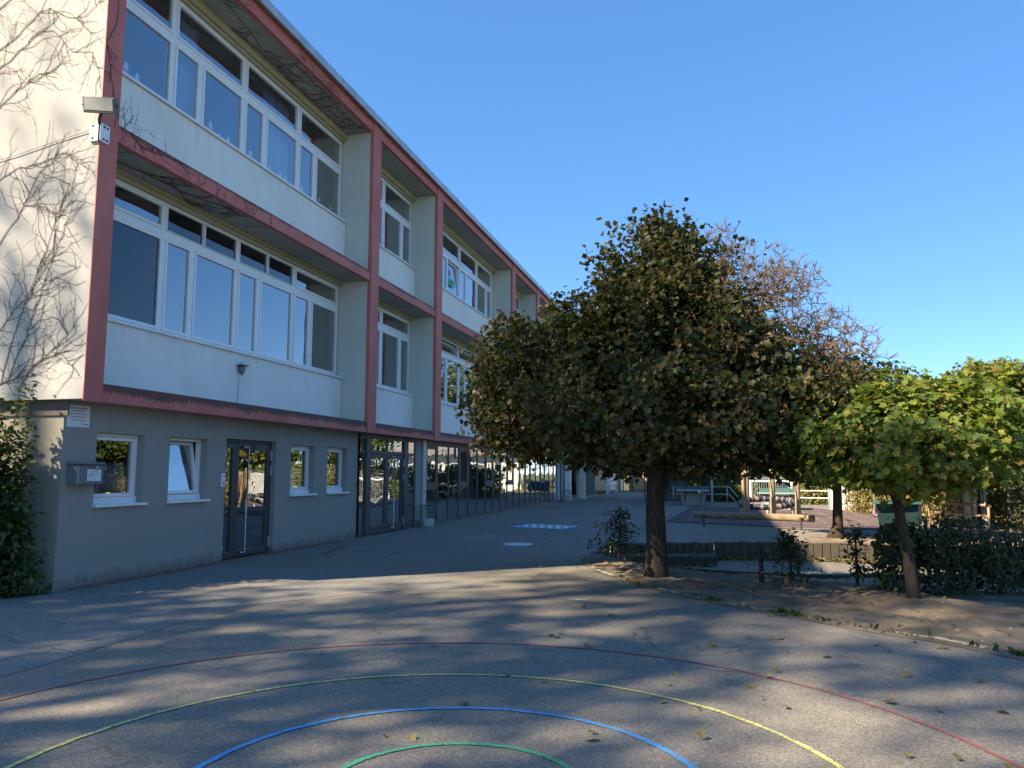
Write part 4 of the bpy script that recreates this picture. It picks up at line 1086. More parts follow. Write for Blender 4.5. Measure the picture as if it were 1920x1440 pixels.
P[k] = np.c_[x[k], np.interp(x[k], [-2.4, -1.3, -.15], [17.85, 18.32, 18.55]) - np.abs(rng.normal(0, .1, k.sum())), np.full(k.sum(), -.185)]
o = leaves('leaf_litter', P, np.c_[rng.normal(0, .4, (n, 2)), np.ones(n)], np.c_[rng.normal(0, 1, (n, 2)), rng.normal(0, .2, n)], rng.uniform(.05, .1, n), 'quad', M['leaf_dry'], None)
tag(o, kind='stuff')
n = 900; s = rng.uniform(0.2, 8.5, n); ex = np.stack([np.interp(s, range(len(Fp)), Fp[:, k]) for k in (0, 1)], 1) + rng.normal(0, .06, (n, 2))
o = leaves('edge_litter', np.c_[ex, np.full(n, .012)], np.c_[rng.normal(0, .4, (n, 2)), np.ones(n)], np.c_[rng.normal(0, 1, (n, 2)), np.zeros(n)], rng.uniform(.015, .04, n), 'quad', M['leaf_dry'], None)
tag(o, kind='stuff')

b = MB()
Lb = np.r_[0, np.cumsum(np.linalg.norm(np.diff(Fp, axis=0), axis=1))]; u = .9
while u < Lb[-1] - 3:
    d_ = random.uniform(.45, .55); g_ = .012
    if random.random() < .86:
        a = [np.interp(u, Lb, Fp[:, k]) for k in (0, 1)]; c_ = [np.interp(u + d_ - g_, Lb, Fp[:, k]) for k in (0, 1)]
        hz = random.uniform(-.006, .012)
        b.bar((a[0], a[1] + .03, hz - .02 + random.uniform(-.004, .004)), (c_[0], c_[1] + .03, hz - .02), .055, .06)
    u += d_
tag(b.build('bed_edging', M['concrete'], None, bevel=.006), kind='structure')
n = 700; uu, vv_ = rng.integers(0, nu, n), rng.integers(1, nv, n); P = np.c_[G[uu, vv_] + rng.normal(0, .03, (n, 2)), Z[uu, vv_] + .004]
o = leaves('gravel_bits', P, np.c_[rng.normal(0, .6, (n, 2)), np.ones(n)], rng.normal(0, 1, (n, 3)), rng.uniform(.012, .035, n), 'quad', M['concrete'], None)
tag(o, kind='stuff')
# single fallen leaves on the asphalt and dirt
protos = []
for k in range(6):
    o = leaves('fallen_leaf', np.zeros((1, 3)), np.array([[.1 * (k - 2), .12, 1.0]]), np.array([[1.0, 0, .1]]), np.array([.052 + .006 * k]), 'maple', M['leaf_dry'], None)
    tag(o, 'small dry curled maple leaf fallen on the open ground', 'leaf', 'fallen leaves'); protos.append(o)
cnt = 0
while cnt < 170:
    x, y = rng.uniform(-3.5, 4.5), rng.uniform(3.5, 15)
    if rng.uniform() > (1.0 if x > -1 else .35): continue
    if y > 12.5 and x > 0: continue
    o = protos[cnt] if cnt < 6 else protos[cnt % 6].copy()
    if cnt >= 6: COL.objects.link(o)
    inside = dirt_z(x, y) if (x > np.interp(y, Fp[::-1, 1], Fp[::-1, 0])) else 0
    o.location = (x, y, inside + .02)
    o.rotation_euler = (rng.normal(0, .3), rng.normal(0, .3), rng.uniform(0, 6.28)); sc_ = rng.uniform(.6, 1.15); o.scale = (sc_, sc_, sc_)
    cnt += 1

# ------------------------------------------------------------------ leafless climbers on the walls
def creeper(name, label, mains, to3, nsub, sublen, r_main, r_sub, seed, inside, flow):
    rng = np.random.default_rng(seed); b = MB(); P0, P1, R0 = [], [], []
    stems = []
    for pl in mains:
        pl = np.array(pl, float); t = np.linspace(0, len(pl) - 1, len(pl) * 6)
        q_ = np.stack([np.interp(t, range(len(pl)), pl[:, k]) for k in (0, 1)], 1) + rng.normal(0, .008, (len(t), 2))
        stems.append((q_, r_main))
    for j in range(nsub):
        q_, r = stems[rng.integers(0, len(stems))] if rng.uniform() < .6 else stems[rng.integers(0, min(len(stems), len(mains)))]
        i = rng.integers(0, len(q_) - 1); d = q_[i + 1] - q_[i]; a = math.atan2(d[1], d[0]) + rng.choice([-1, 1]) * rng.uniform(.35, 1.4)
        p = q_[i].copy(); L_ = sublen * rng.uniform(.3, 1.2); pts = [p.copy()]; fl_ = flow(p)
        for s in range(int(L_ / .04)):
            a += rng.normal(0, .22); a += .03 * math.sin(fl_ - a)
            p = p + np.array([math.cos(a), math.sin(a)]) * .04
            if not inside(p): break
            pts.append(p.copy())
        if len(pts) > 2: stems.append((np.array(pts), max(r * .62, r_sub)))
    for q_, r in stems:
        for i in range(len(q_) - 1):
            P0.append(to3(q_[i], r)); P1.append(to3(q_[i + 1], r)); R0.append(max(r_sub * .7, r * (1 - .6 * i / len(q_))))
        # little knuckles
        for i in rng.integers(0, len(q_) - 1, max(1, len(q_) // 5)):
            e = q_[i] + rng.normal(0, .03, 2)
            if inside(e): P0.append(to3(q_[i], r)); P1.append(to3(e, r)); R0.append(r_sub * .8)
    P0, P1, R0 = map(np.array, (P0, P1, R0))
    o = seg_mesh(name, P0, P1, R0, R0, 4, M['vine'], None, tuple(P0.min(0)))
    return tag(o, label, 'climber')
GY = 8.655
creeper('bare_climber', 'leafless climbing vine spreading over the cream end wall',
        [[(-10.6, 7.2), (-9.9, 7.55), (-9.55, 7.8), (-9.35, 7.95), (-9.1, 7.92), (-8.75, 7.55), (-8.42, 7.5), (-8.28, 7.2), (-8.22, 6.9)], [(-10.6, 7.5), (-9.8, 7.9), (-9.4, 8.25), (-9.2, 8.28), (-8.9, 8.1), (-8.6, 8.05), (-8.4, 8.2), (-8.22, 8.4)],
         [(-10.4, 8.3), (-9.8, 8.6), (-9.2, 8.75), (-8.5, 8.6), (-8.25, 8.9)], [(-10.2, 6.7), (-9.7, 7.1), (-9.3, 7.3), (-9.0, 7.2)],
         [(-9.6, 2.8), (-9.45, 3.4), (-9.25, 4.0), (-9.0, 4.6), (-8.8, 5.2), (-8.7, 5.5)], [(-9.5, 2.8), (-9.2, 3.5), (-8.9, 4.4), (-8.6, 5.2)], [(-9.9, 3.3), (-9.4, 3.9), (-8.9, 4.2), (-8.4, 4.4)],
         [(-9.8, 2.75), (-9.2, 2.9), (-8.7, 3.3), (-8.35, 3.6)], [(-10.1, 4.4), (-9.5, 5.2), (-9.2, 5.8), (-8.8, 6.05), (-8.4, 5.8)], [(-10.2, 5.6), (-9.6, 5.9), (-9.1, 5.95), (-8.7, 6.1)], [(-9.3, 2.7), (-9.0, 3.1), (-8.6, 3.2), (-8.3, 2.9)]],
        lambda q_, r: (q_[0], GY - r * .6, q_[1]), 400, .85, .006, .0012, 71, lambda p: -10.8 < p[0] < -8.215 and 2.6 < p[1] < 9.2, lambda p: (.2 if p[1] > 6.5 else 1.1))
# second climber creeps round the corner on to beam, parapet and soffits of the first bay (unrolled strip coordinates)
def wrap(q_, r):
    y, s = q_     # s: 0..0.7 soffit (from beam inwards), negative: down the beam face
    if s >= 0: return (RX - .13 - s, y, 10.17 - r * .6)
    return (RX - .02 + r * .5, y, 10.17 - s)
creeper('bare_climber', 'leafless vine tangle under the roof soffit of the first bay', [[(9.2, .1), (10.5, .35), (12, .2), (13.5, .45), (15, .25), (16.4, .4), (17.4, .3)], [(12.5, .6), (14, .5), (15.5, .6), (17.3, .6)], [(14, .1), (15.6, .12), (17.4, .15)]],
        wrap, 230, .8, .007, .003, 72, lambda p: 9.1 < p[0] < 17.45 and -.2 < p[1] < .7, lambda p: .0)
def wrap2(q_, r):
    y, s = q_
    if s >= 0: return (RX - .13 - s, y, 6.313 - r * .6)
    if s > -.25: return (RX - .02 + r * .5, y, 6.313 - s)
    return (PX + r * .5, y, 6.313 - s)
creeper('bare_climber', 'leafless vine trailing over the middle red beam and white parapet of the first bay', [[(9.05, -.3), (9.5, -.12), (10.2, -.2), (11, -.3), (12.2, -.2), (13.4, -.35), (14.2, -.4)], [(9.2, .55), (10.2, .35), (11.2, .3), (11.8, .1), (12.3, -.1)], [(10.4, .1), (11.5, .6), (12.4, .3)], [(9.05, -.7), (9.5, -.5), (9.9, -.55)]],
        wrap2, 130, .7, .009, .0034, 73, lambda p: 9.02 < p[0] < 17.4 and -1.5 < p[1] < .7, lambda p: -.6)
creeper('bare_climber', 'short vine stem climbing the red corner column above the floodlight', [[(8.68, 7.6), (8.75, 7.4), (8.82, 7.1), (8.9, 6.85), (8.97, 6.6)], [(8.68, 7.65), (8.8, 7.9), (8.86, 8.2), (8.84, 8.7)]],
        lambda q_, r: (RX + r * .6, q_[0], q_[1]), 14, .22, .009, .0035, 74, lambda p: 8.66 < p[0] < 9.02 and 5.8 < p[1] < 9, lambda p: .5)

# ------------------------------------------------------------------ painted and chalked marks
def ring_mark(name, label, c, r, w, z, mat):
    n = 220; b = MB(); b.v = []
    for i in range(n):
        a = 2 * math.pi * i / n
        jw = w * (1 + .18 * math.sin(i * 1.7) * random.random()); jr = r + random.uniform(-.004, .004)
        for rr in (jr - jw / 2, jr + jw / 2): b.v.append((c[0] + rr * math.cos(a), c[1] + rr * math.sin(a), z))
    for i in range(n):
        j = (i + 1) % n; b.f.append((2 * i, 2 * i + 1, 2 * j + 1, 2 * j)); b.m.append(0)
    return tag(b.build(name, mat, None), label, 'painted line', 'concentric game circles')
def worn_paint(name, col, wear=.5, under=(0.16, 0.15, 0.132)):
    m, nt, N, L, B = mat_new(name)
    vor = N.new('ShaderNodeTexVoronoi'); vor.inputs['Scale'].default_value = 120; L.new(coords(nt), vor.inputs['Vector'])
    w = mixc(nt, .5, noise(nt, coords(nt), 18, 5, .75), vor.outputs['Color'])
    L.new(mixc(nt, ramp(nt, w, [(wear - .06, (0, 0, 0)), (wear + .1, (1, 1, 1))]), col, under), B.inputs['Base Color'])
    B.inputs['Roughness'].default_value = .8
    return m
ring_mark('painted_circle', 'faded red painted circle, the widest game ring on the asphalt', (-1.62, 3.95), 3.36, .034, .006, worn_paint('red_line_paint', (0.42, 0.06, 0.07), .47))
ring_mark('painted_circle', 'yellow green painted circle inside the faded red ring', (-1.5, 3.9), 2.28, .038, .006, worn_paint('yellow_line_paint', (0.62, 0.62, 0.2), .55))
ring_mark('painted_circle', 'bright blue painted circle inside the yellow ring', (-1.4, 3.95), 1.37, .044, .006, worn_paint('blue_line_paint', (0.08, 0.34, 0.66), .58))
ring_mark('painted_circle', 'green painted circle, the smallest game ring', (-1.34, 3.95), .68, .04, .006, worn_paint('green_line_paint', (0.05, 0.42, 0.2), .56))
pb = thing('painted_game_field', (-5.0, 23.1, .004), 'light blue and white checkered game field painted on the asphalt', 'painted marking')
MB().quad((-5.97, 22.5, .005), (-4.15, 21.9, .005), (-3.95, 23.3, .005), (-5.75, 24.0, .005)).build('blue_ground', worn_paint('light_blue_paint', (0.06, 0.3, 0.62), .78), pb)
b = MB(); O_ = np.array((-5.85, 22.56)); ex_, ey_ = np.array((1.68, -.56)), np.array((.2, 1.34))
for i in range(6):
    for j in range(4):
        p = O_ + ex_ * ((i + (.45 if j % 2 else 0.06)) / 6.5) + ey_ * ((j + .08) / 4); a, c = ex_ * .112, ey_ * .19
        b.quad((*p, .009), (*(p + a), .009), (*(p + a + c), .009), (*(p + c), .009))
        p2 = p + a; a2 = ex_ * .038
        b.quad((*p2, .009), (*(p2 + a2), .009), (*(p2 + a2 + c * .55), .009), (*(p2 + c * .55), .009), mi=1)
b.build('squares', [worn_paint('white_square_paint', (0.85, 0.87, 0.85), .8), M['ink']], pb)
b = MB(); b.prism([(-4.35 + .33 * math.cos(t), 17.2 + .33 * math.sin(t)) for t in np.linspace(0, 6.283, 28)[:-1]], .0, .008)
tag(b.build('manhole_cover', worn_paint('chalked_white', (0.66, 0.76, 0.77), .58), None), 'round white chalked manhole cover in the asphalt', 'manhole cover')
cm, nt, N, L, B = mat_new('chalk_dust')
B.inputs['Base Color'].default_value = (.62, .66, .72, 1); B.inputs['Roughness'].default_value = 1
tr_ = N.new('ShaderNodeBsdfTransparent'); mx = N.new('ShaderNodeMixShader')
L.new(ramp(nt, noise(nt, coords(nt, (1, 2.2, 1)), 4.5, 7, .75), [(0.5, (0, 0, 0)), (0.72, (.75,) * 3)]), mx.inputs[0])
L.new(tr_.outputs[0], mx.inputs[1]); L.new(B.outputs[0], mx.inputs[2]); L.new(mx.outputs[0], N['Material Output'].inputs[0])
b = MB()
for i in range(70):
    x, y = random.uniform(-7.6, 1.2), random.uniform(24, 44)
    if i > 52: x, y = random.uniform(-6.5, 0), random.uniform(18, 24)
    if -5.9 < x < -3.9 and 21.7 < y < 24.2: continue
    if x > -1.9 and 24 < y < 38: x -= 2.6
    rx, ry = random.uniform(.25, .8), random.uniform(.2, .9)
    b.quad(*[(x + rx * random.uniform(.6, 1.1) * math.cos(t), y + ry * random.uniform(.6, 1.1) * math.sin(t), .0035 + i * .00004) for t in np.linspace(0, 6.283, 11)[:-1]])
tag(b.build('chalk_marks', cm, None, origin=(0, 0, 0)), kind='stuff')
b = MB().quad((-.55, 21.6, .0075), (-.1, 21.55, .0075), (-.1, 21.7, .0075), (-.55, 21.72, .0075))
tag(b.build('chalk_stroke', worn_paint('orange_chalk', (0.5, 0.28, 0.18), .55), None), 'short orange chalk stroke in front of the balance beam', 'chalk mark')
b = MB(); b.v = []
for k in range(7):
    a = k * .9; b.quad((-1.73 + .16 * math.cos(a), 9.98 + .05 * math.sin(a), .0065 + k * .0002), (-1.73 + .02, 9.98 + .03, .0065 + k * .0002), (-1.73 - .16 * math.cos(a + .5), 9.98 - .07 * math.sin(a + .3), .0065 + k * .0002))
tag(b.build('chalk_scribble', worn_paint('blue_chalk', (0.45, 0.62, 0.75), .58), None), 'small pale blue chalk scribble on the asphalt left of the maple trunk', 'chalk mark')

# ------------------------------------------------------------------ yard objects
sm_ = thing('rubber_mat', (1.9, 30, 0), 'dark purple rubber safety mat of square tiles under the climbing posts', 'safety mat')
b = MB(); poly = [(-1.65, 26.05), (-.95, 25.75), (1.5, 24.55), (4.6, 24.1), (6.0, 27.5), (5.7, 33.8), (4.0, 37.4), (-1.25, 37.6)]
b.prism(poly, 0, .035); b.build('tile_field', M['rubber'], sm_)
b = MB()
for k in range(12):
    x = -1.0 + k * .6; b.box(x, x + .022, max(26.2, 25.9 - .37 * (x + 1)), 33.6, .036, .0385)
for k in range(9):
    y = 26.2 + k * .9; b.box(-1.3, 5.4, y, y + .022, .036, .038)
b.build('joints', M['seam'], sm_)

bb = thing('balance_beam', (.9, 24.05, 0), 'round wooden balance beam on two thin steel posts beside the rubber mat', 'balance beam')
b = MB(); b.tube([(-.72, 24.65, .33), (.2, 24.3, .335), (2.55, 23.42, .33)], [.095, .105, .1], 20); b.build('log', simple('round_timber', (0.27, 0.2, 0.125), 0.8, 0, .35, 2, .3, 20, .2, (1.5, 6, 6)), bb, smooth=False)
for x, y in ((-.45, 24.42), (2.2, 23.4)):
    b = MB(); b.tube([(x, y, 0), (x, y, .3)], .03, 10); b.tube([(x, y, .3), (x, y - .0, .36)], .045, 10); b.build('leg', M['anth'], bb)

cp = thing('climbing_bars', (1.8, 29, 0), 'three weathered wooden posts joined by two steel turning bars on the rubber mat', 'climbing frame')
posts = [(.93, 28.0, 1.72), (1.82, 28.9, 1.62), (2.72, 29.8, 1.3)]
for x, y, h in posts:
    b = MB(); b.tube([(x, y, .1), (x, y, h - .05), (x, y, h)], [.095, .09, .07], 14); b.build('post', M['wood'], cp)
    b = MB(); b.box(x - .07, x + .07, y - .07, y + .07, .0, .12); b.build('foot', M['galv'], cp)
for (a, c), z in (((0, 1), 1.45), ((1, 2), 1.1)):
    b = MB(); b.tube([(posts[a][0], posts[a][1], z), (posts[c][0], posts[c][1], z)], .02, 8); b.build('bar', M['steel'], cp)
b = MB(); b.tube([(.82, 27.9, .03), (.82, 27.9, 1.6)], .06, 10); b.build('brace_post', M['wood'], cp)

rs = thing('ring_seesaw', (1.75, 31.3, 0), 'large tilted black padded play ring with pale bands on low steel legs', 'play ring')
b = MB(); nrg = 72; pts = []
for i in range(nrg):
    a = 2 * math.pi * i / nrg
    pts.append((1.75 + .98 * math.cos(a), 31.3 + .98 * math.sin(a), .46 + .12 * math.sin(a) + .03 * math.cos(a)))
b.tube(pts, .105, 12, closed=True)
for k in range(len(b.f)):
    seg = k // 12
    b.m[k] = 2 if seg % 18 == 4 else (1 if seg % 3 == 0 else 0)
b.build('ring', [M['black'], simple('grey_tape', (0.15, 0.16, 0.18), .6), simple('orange_tape', (0.5, 0.22, 0.12), .6)], rs, smooth=True)
for a in (3.5, 4.9, 5.9, 1.5):
    x, y = 1.75 + .98 * math.cos(a), 31.3 + .98 * math.sin(a)
    b = MB(); b.tube([(x, y, 0), (x, y, .4 + .12 * math.sin(a))], .03, 8); b.build('leg', M['pvc'], rs)

def pp_table(x, y, rz, label):
    t = thing('table_tennis_table', (0, 0, 0), label, 'table tennis table', 'outdoor table tennis tables')
    m1 = M.setdefault('ttgreen', simple('green_table_top', (0.09, 0.19, 0.16), .5, 0, .15, 3))
    b = MB(); b.box(-.76, .76, -1.37, 1.37, .7, .76); b.build('table_top', m1, t, bevel=.008)
    b = MB(); b.box(-.765, .765, -1.376, -1.371, .705, .755); b.box(-.765, .765, 1.371, 1.376, .705, .755); b.box(-.767, -.761, -1.376, 1.376, .705, .755); b.box(.761, .767, -1.376, 1.376, .705, .755); b.build('edge_strip', M['galv'], t)
    b = MB(); b.box(-.8, .8, -.012, .012, .765, .92); b.build('net_plate', simple('net_plate_green', (0.06, 0.13, 0.12), .5), t)
    for sy in (-1, 1):
        for sx in (-1, 1):
            b = MB(); b.add([(sx * .42 - .07, sy * .9 - .09, 0), (sx * .42 + .07, sy * .9 - .09, 0), (sx * .42 + .07, sy * .9 + .09, 0), (sx * .42 - .07, sy * .9 + .09, 0), (sx * .58 - .08, sy * .95 - .09, .7), (sx * .58 + .08, sy * .95 - .09, .7), (sx * .58 + .08, sy * .95 + .09, .7), (sx * .58 - .08, sy * .95 + .09, .7)], [(3, 2, 1, 0), (4, 5, 6, 7), (0, 1, 5, 4), (1, 2, 6, 5), (2, 3, 7, 6), (3, 0, 4, 7)])
            b.build('leg', M['concrete'], t)
        b = MB(); b.box(-.34, .34, sy * .9 - .05, sy * .9 + .05, .02, .58); b.build('cross_panel', M['concrete'], t)
    t.location = (x, y, 0); t.rotation_euler = (0, 0, rz)
pp_table(-1.25, 40.3, R(3), 'green concrete table tennis table in front of the massive old trunk')
pp_table(2.55, 36.3, R(-8), 'pale green concrete table tennis table behind the climbing posts')

def rail(name, label, pts, zs, posts, cat='handrail', mat='galv', r=.025):
    t = thing(name, (*pts[0][:2], 0), label, cat)
    for z in zs:
        b = MB(); b.tube([(p[0], p[1], z + (p[2] if len(p) > 2 else 0)) for p in pts], r, 8); b.build('rail', M[mat], t, smooth=True)
    for x, y in posts:
        b = MB(); b.tube([(x, y, -.02), (x, y, max(zs))], r, 8); b.build('post', M[mat], t, smooth=True)
rail('handrail', 'grey steel handrail with sloping end by the left table tennis table', [(-2.5, 44.2), (.45, 44.2), (.6, 44.2, -.02), (1.0, 44.1, -.55)], (.42, .82), [(-2.4, 44.2), (-.9, 44.2), (.45, 44.2)])
rail('handrail', 'white steel handrail in front of the sunlit far bushes', [(2.0, 39.5), (4.4, 39.3), (6.3, 38.6)], (.42, .75), [(2.0, 39.5), (3.6, 39.4), (5.0, 39.1), (6.3, 38.6)], mat='pvc')
rail('handrail', 'low pale handrail with a yellow grip along the autumn hedge', [(6.3, 27.0), (6.75, 25.8), (7.2, 24.5)], (.4, .7), [(6.3, 27.0), (6.75, 25.8), (7.2, 24.5)], mat='wood', r=.035)
b = MB(); b.tube([(6.36, 26.84, .73), (6.58, 26.25, .73)], .045, 10)
tag(b.build('yellow_pad', simple('yellow_foam', (0.75, 0.6, 0.05), .6), None), 'yellow foam pad lying on the pale handrail by the autumn hedge', 'pad')

gl_ = thing('small_goal', (2.7, 42.8, 0), 'white steel street goal with vertical bars behind the climbing posts', 'goal')
b = MB(); b.tube([(1.62, 42.8, 0), (1.62, 42.8, 1.12)], .07, 10); b.build('goal_post', M['pvc'], gl_)
b = MB(); b.tube([(3.65, 42.8, 0), (3.65, 42.8, 1.12)], .07, 10); b.build('goal_post', M['pvc'], gl_)
b = MB(); b.tube([(1.55, 42.8, 1.15), (3.72, 42.8, 1.15)], .06, 10); b.build('crossbar', M['pvc'], gl_)
b = MB()
for k in range(17): b.tube([(1.75 + k * .115, 43.5, 0), (1.75 + k * .115, 43.5, 1.3)], .012, 5)
b.box(1.7, 3.65, 43.48, 43.52, 1.28, 1.32); b.build('bar_grille', M['galv'], gl_)

def mesh_fence(name, label, path, h, pitch, mat, cat='fence', z=0.0, wires=.2, vert=.05):
    t = thing(name, (*path[0], z), label, cat, 'mesh fences')
    for (x0, y0), (x1, y1) in zip(path[:-1], path[1:]):
        Ln = math.hypot(x1 - x0, y1 - y0); n = max(1, round(Ln / pitch))
        for i in range(n + 1):
            x, y = x0 + (x1 - x0) * i / n, y0 + (y1 - y0) * i / n
            b = MB(); b.tube([(x, y, z - .05), (x, y, z + h + .06)], .035, 8); b.build('post', M[mat], t)
        b = MB(); k = z + .06
        while k < z + h:
            b.bar((x0, y0, k), (x1, y1, k), .012, .012); k += wires
        m = int(Ln / vert)
        for i in range(m):
            x, y = x0 + (x1 - x0) * i / m, y0 + (y1 - y0) * i / m
            b.bar((x, y, z), (x, y, z + h), .005, .005, (1, 0, 0))
        b.build('mesh_panel', M[mat], t)
    return t
M['fgreen'] = simple('fence_green', (0.05, 0.13, 0.11), .5)
M['fgrey'] = simple('fence_galvanised', (0.36, 0.42, 0.42), .5, .3)
mesh_fence('mesh_fence', 'tall green wire mesh fence across the far end of the yard', [(-4.2, 46.9), (3.0, 46.9)], 3.0, 1.8, 'fgreen', vert=.1)
mesh_fence('mesh_fence', 'pale galvanised mesh fence at the far right corner of the yard', [(3.0, 46.9), (6.4, 41.0), (5.5, 35.2)], 1.7, 2.4, 'fgrey', vert=.07)
mesh_fence('mesh_fence', 'dark double wire fence with a thick post at the right picture edge', [(7.75, 24.6), (9.6, 19.5), (12.5, 12.0)], 1.75, 2.5, 'fgrey', vert=.25)
pn = thing('slatted_screen', (7.2, 26.3, 0), 'sunlit wire fence panel woven with pale privacy strips between hedge and trunk', 'screen')
b = MB()
dxy = np.array((.14, -1.4)); p0 = np.array((7.14, 26.4))
for i in range(26):
    if random.random() < .12: continue
    a = p0 + dxy * i / 26; c_ = a + dxy * random.uniform(.5, .95) / 26
    b.quad((*a, .05), (*c_, .05), (*c_, 1.28), (*a, 1.28), mi=i % 3)
o = b.build('strips', [simple('grey_strip', (0.5, 0.52, 0.52), .5), simple('pale_strip', (0.66, 0.67, 0.66), .5), simple('slate_strip', (0.35, 0.38, 0.4), .5)], pn)
s = o.modifiers.new('thickness', 'SOLIDIFY'); s.thickness = .004
b = MB()
for k in range(7): b.bar((*(p0 - dxy * .02), .1 + k * .2), (*(p0 + dxy * 1.02), .1 + k * .2), .014, .014)
b.build('wires', M['fgrey'], pn)
for u in (0, 1):
    q_ = p0 + dxy * u; b = MB(); b.tube([(*q_, 0), (*q_, 1.36)], .04, 8); b.build('post', M['fgrey'], pn)
pn2 = thing('slatted_screen', (5.3, 35.2, 0), 'pale strip woven fence panel left of the autumn hedge', 'screen')
b = MB()
for i in range(16):
    x = 4.55 + i * .05; b.quad((x, 35.6 - i * .025, .05), (x + .04, 35.58 - i * .025, .05), (x + .04, 35.58 - i * .025, 1.5), (x, 35.6 - i * .025, 1.5))
o = b.build('strips', simple('bright_strip', (0.6, 0.63, 0.63), .5), pn2); s = o.modifiers.new('thickness', 'SOLIDIFY'); s.thickness = .004
b = MB(); b.tube([(4.5, 35.65, 0), (4.5, 35.65, 1.6)], .03, 8); b.tube([(5.35, 35.2, 0), (5.35, 35.2, 1.6)], .03, 8); b.build('post', M['fgrey'], pn2)

bp = thing('basketball_post', (-.35, 44.6, 0), 'dark basketball stand with backboard above the far handrail', 'basketball hoop')
b = MB(); b.tube([(-.35, 44.6, 0), (-.35, 44.6, 2.3)], .06, 10); b.build('post', M['galv'], bp)
b = MB(); b.tube([(-.35, 44.6, 1.2), (.1, 44.4, 1.75)], .03, 6); b.build('strut', M['galv'], bp)
b = MB(); b.box(-.6, .55, 44.3, 44.36, 1.55, 2.35); b.build('backboard', simple('dark_board', (0.05, 0.08, 0.1), .6), bp)
b = MB(); b.tube([(-.02 + .2 * math.cos(a), 44.05 + .2 * math.sin(a), 1.75) for a in np.linspace(0, 6.283, 17)[:-1]], .012, 6, closed=True); b.build('hoop', simple('hoop_orange', (0.5, 0.15, 0.05), .5), bp)

gb = thing('storage_chest', (3.95, 19.75, 0), 'dark green storage chest with overhanging lid and end face coloured pale as lit behind the hedge', 'chest')
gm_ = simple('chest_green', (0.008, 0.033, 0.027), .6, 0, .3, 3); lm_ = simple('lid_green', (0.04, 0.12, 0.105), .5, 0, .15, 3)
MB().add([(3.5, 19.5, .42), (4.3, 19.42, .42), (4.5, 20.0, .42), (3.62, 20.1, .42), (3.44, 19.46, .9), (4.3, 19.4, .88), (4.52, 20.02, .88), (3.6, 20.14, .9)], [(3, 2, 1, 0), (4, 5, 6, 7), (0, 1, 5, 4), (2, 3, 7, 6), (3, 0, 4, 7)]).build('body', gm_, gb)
MB().add([(4.302, 19.42, .42), (4.5, 20.0, .42), (4.52, 20.02, .88), (4.302, 19.4, .88)], [(0, 1, 2, 3)]).build('end_panel', simple('chest_end_lit', (0.26, 0.27, 0.2), .6, 0, .2, 4), gb)  # end face coloured paler than the body to show it lit
MB().prism([(3.34, 19.3), (4.36, 19.26), (4.62, 20.06), (3.5, 20.2)], .9, .94).build('lid', lm_, gb, bevel=.006)
MB().box(3.66, 4.2, 19.6, 19.95, 0, .42).build('plinth', gm_, gb)
tb = thing('toy_digger', (3.98, 19.6, .94), 'small red toy lying on the green chest lid', 'toy')
b = MB(); b.box(3.93, 4.0, 19.58, 19.64, .945, .985); b.obox((4.02, 19.61, .985), (.035, 0, .01), (0, .02, 0), (-.003, 0, .01)); b.build('body', simple('toy_red', (0.5, 0.05, 0.07), .5), tb, bevel=.006)
b = MB()
for x in (3.94, 3.99): b.tube([(x, 19.57, .952), (x, 19.65, .952)], .012, 8)
b.build('wheel', M['black'], tb)

def scooter(x, y, rz, col, label, hz=.85):
    t = thing('kick_scooter', (0, 0, 0), label, 'scooter', 'scooters by the hedge')
    c1 = simple(col[0] + '_scooter', col[1], .45)
    b = MB(); b.box(-.3, .22, -.06, .06, .09, .115); b.box(-.34, -.2, -.045, .045, .11, .19); b.build('deck', c1, t, bevel=.01)
    b = MB(); b.tube([(.26, 0, .1), (.22, 0, .5), (.19, 0, hz)], .018, 8); b.build('stem', M['galv'], t)
    b = MB(); b.tube([(.19, -.2, hz), (.19, .2, hz)], .015, 8); b.build('handlebar', M['anth'], t)
    for s in (-1, 1):
        b = MB(); b.tube([(.19, s * .13, hz), (.19, s * .22, hz)], .024, 8); b.build('grip', simple('teal_grip', (0.1, 0.42, 0.45), .5), t)
    for wx in (.28, -.32):
        b = MB(); b.tube([(wx, -.02, .08), (wx, .02, .08)], .08, 16); b.build('wheel', M['black'], t)
    b = MB(); b.obox((.27, 0, .19), (.05, 0, .0), (0, .03, 0), (-.01, 0, .07)); b.build('fork', c1, t, bevel=.008)
    t.location = (x, y, 0); t.rotation_euler = (0, 0, rz)
scooter(5.42, 30.5, R(100), ('pink', (0.6, 0.25, 0.5)), 'pink and dark kick scooter standing in front of the hedge', .95)
scooter(5.78, 30.3, R(-15), ('blue', (0.05, 0.28, 0.62)), 'bright blue kick scooter leaning beside the pink one', .98)

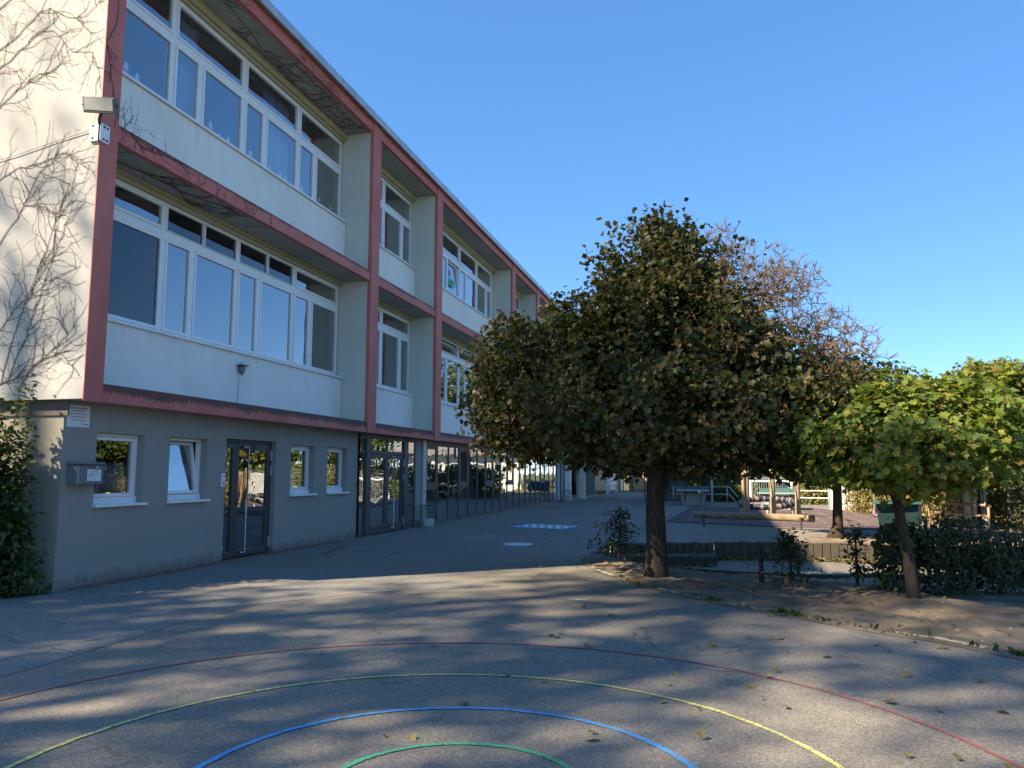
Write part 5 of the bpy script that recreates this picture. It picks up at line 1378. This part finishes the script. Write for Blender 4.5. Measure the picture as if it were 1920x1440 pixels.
sh = thing('garden_shed', (-5.6, 66, 0), 'small brown wooden shed with sloping dark roof at the far end of the yard', 'shed')
MB().add([(-7.2, 66, 0), (-4.55, 66, 0), (-4.55, 66, 1.05), (-6.6, 66, 2.35), (-7.2, 66, 2.35), (-7.2, 69, 0), (-4.55, 69, 0), (-4.55, 69, 1.05), (-6.6, 69, 2.35), (-7.2, 69, 2.35)], [(0, 1, 2, 3, 4), (9, 8, 7, 6, 5), (1, 6, 7, 2), (0, 4, 9, 5), (2, 7, 8, 3)]).build('wall', simple('shed_boards', (0.42, 0.24, 0.12), .8, 0, .25, 3, .3, 10, .2, (.5, .5, 9)), sh)
b = MB(); b.bar((-4.15, 67.5, .82), (-6.8, 67.5, 2.5), 3.6, .12); b.build('roof', M['anth'], sh)
b = MB(); b.box(-6.85, -5.75, 65.93, 65.99, .12, 1.45); b.build('gate', simple('gate_boards', (0.4, 0.3, 0.16), .8, 0, .3, 3, .3, 10, .2, (9, .5, .5)), sh)
MB().box(-6.95, -6.85, 65.9, 65.99, 0, 1.6).build('gate_post', M['anth'], sh); MB().box(-5.75, -5.65, 65.9, 65.99, 0, 1.6).build('gate_post', M['anth'], sh)
dp = thing('waste_container', (-3.9, 60, 0), 'blue waste container beside the wooden shed', 'container')
MB().add([(-4.4, 59.5, .12), (-3.0, 59.5, .12), (-3.0, 60.5, .12), (-4.4, 60.5, .12), (-4.5, 59.4, .85), (-2.9, 59.4, .85), (-2.9, 60.6, .85), (-4.5, 60.6, .85)], [(3, 2, 1, 0), (4, 5, 6, 7), (0, 1, 5, 4), (1, 2, 6, 5), (2, 3, 7, 6), (3, 0, 4, 7)]).build('body', simple('container_blue', (0.035, 0.08, 0.13), .5), dp)
MB().box(-4.55, -2.85, 59.35, 60.65, .86, .93).build('lid', simple('container_lid', (0.05, 0.1, 0.15), .5), dp)
b = MB()
for x in (-4.2, -3.2): b.tube([(x, 59.6, .07), (x + .05, 59.6, .07)], .07, 10)
b.build('wheel', M['black'], dp)

def bin_(x, y, label, litter=False, r=.21):
    t = thing('waste_basket', (x, y, 0), label, 'waste bin', 'wire waste baskets')
    b = MB(); prof = [(r * .86, 0), (r * .95, .06), (r, .24), (r * .97, .24), (r * .9, .1)]
    b.tube([(x, y, z) for _, z in prof[:3]], [p for p, _ in prof[:3]], 24); b.build('tub', M['concrete'] if litter else M['galv'], t)
    b = MB()
    for z in (.3, .38, .46, .54): b.tube([(x + r * math.cos(a), y + r * math.sin(a), z) for a in np.linspace(0, 6.283, 25)[:-1]], .004, 4, closed=True)
    for k in range(24):
        a = k * 6.283 / 24; b.tube([(x + r * math.cos(a), y + r * math.sin(a), .24), (x + r * math.cos(a), y + r * math.sin(a), .62)], .004, 4)
    b.build('wire_basket', M['fgreen'], t)
    b = MB(); b.tube([(x + r * math.cos(a), y + r * math.sin(a), .62) for a in np.linspace(0, 6.283, 25)[:-1]], .012, 6, closed=True); b.build('rim', M['anth'], t)
bin_(-8.27, 21.85, 'round wire waste basket on a grey tub by the metal post')
bin_(-8.0, 42.2, 'round wire waste basket by the square white pillar of the porch', True, .25)
bin_(-7.75, 60.0, 'round wire waste basket by the far white annexe', True, .3)

hs = thing('neighbour_house', (5.5, 68, 0), 'white neighbouring house with a grey roof beyond the far fence', 'building')
MB().box(.8, 10, 64.5, 71.5, 0, 3.0).build('wall', M['white'], hs)
MB().add([(.3, 64, 3.0), (10.5, 64, 3.0), (10.5, 72, 3.0), (.3, 72, 3.0), (.3, 68, 6.0), (10.5, 68, 6.0)], [(0, 1, 5, 4), (2, 3, 4, 5), (1, 2, 5), (3, 0, 4), (3, 2, 1, 0)]).build('roof', simple('slate_roof', (0.2, 0.185, 0.175), .8, 0, .2, 3), hs)
for k in range(3): MB().box(2.0 + k * 2.8, 3.2 + k * 2.8, 64.46, 64.49, 1.0, 2.3).build('window', M['glass'], hs)
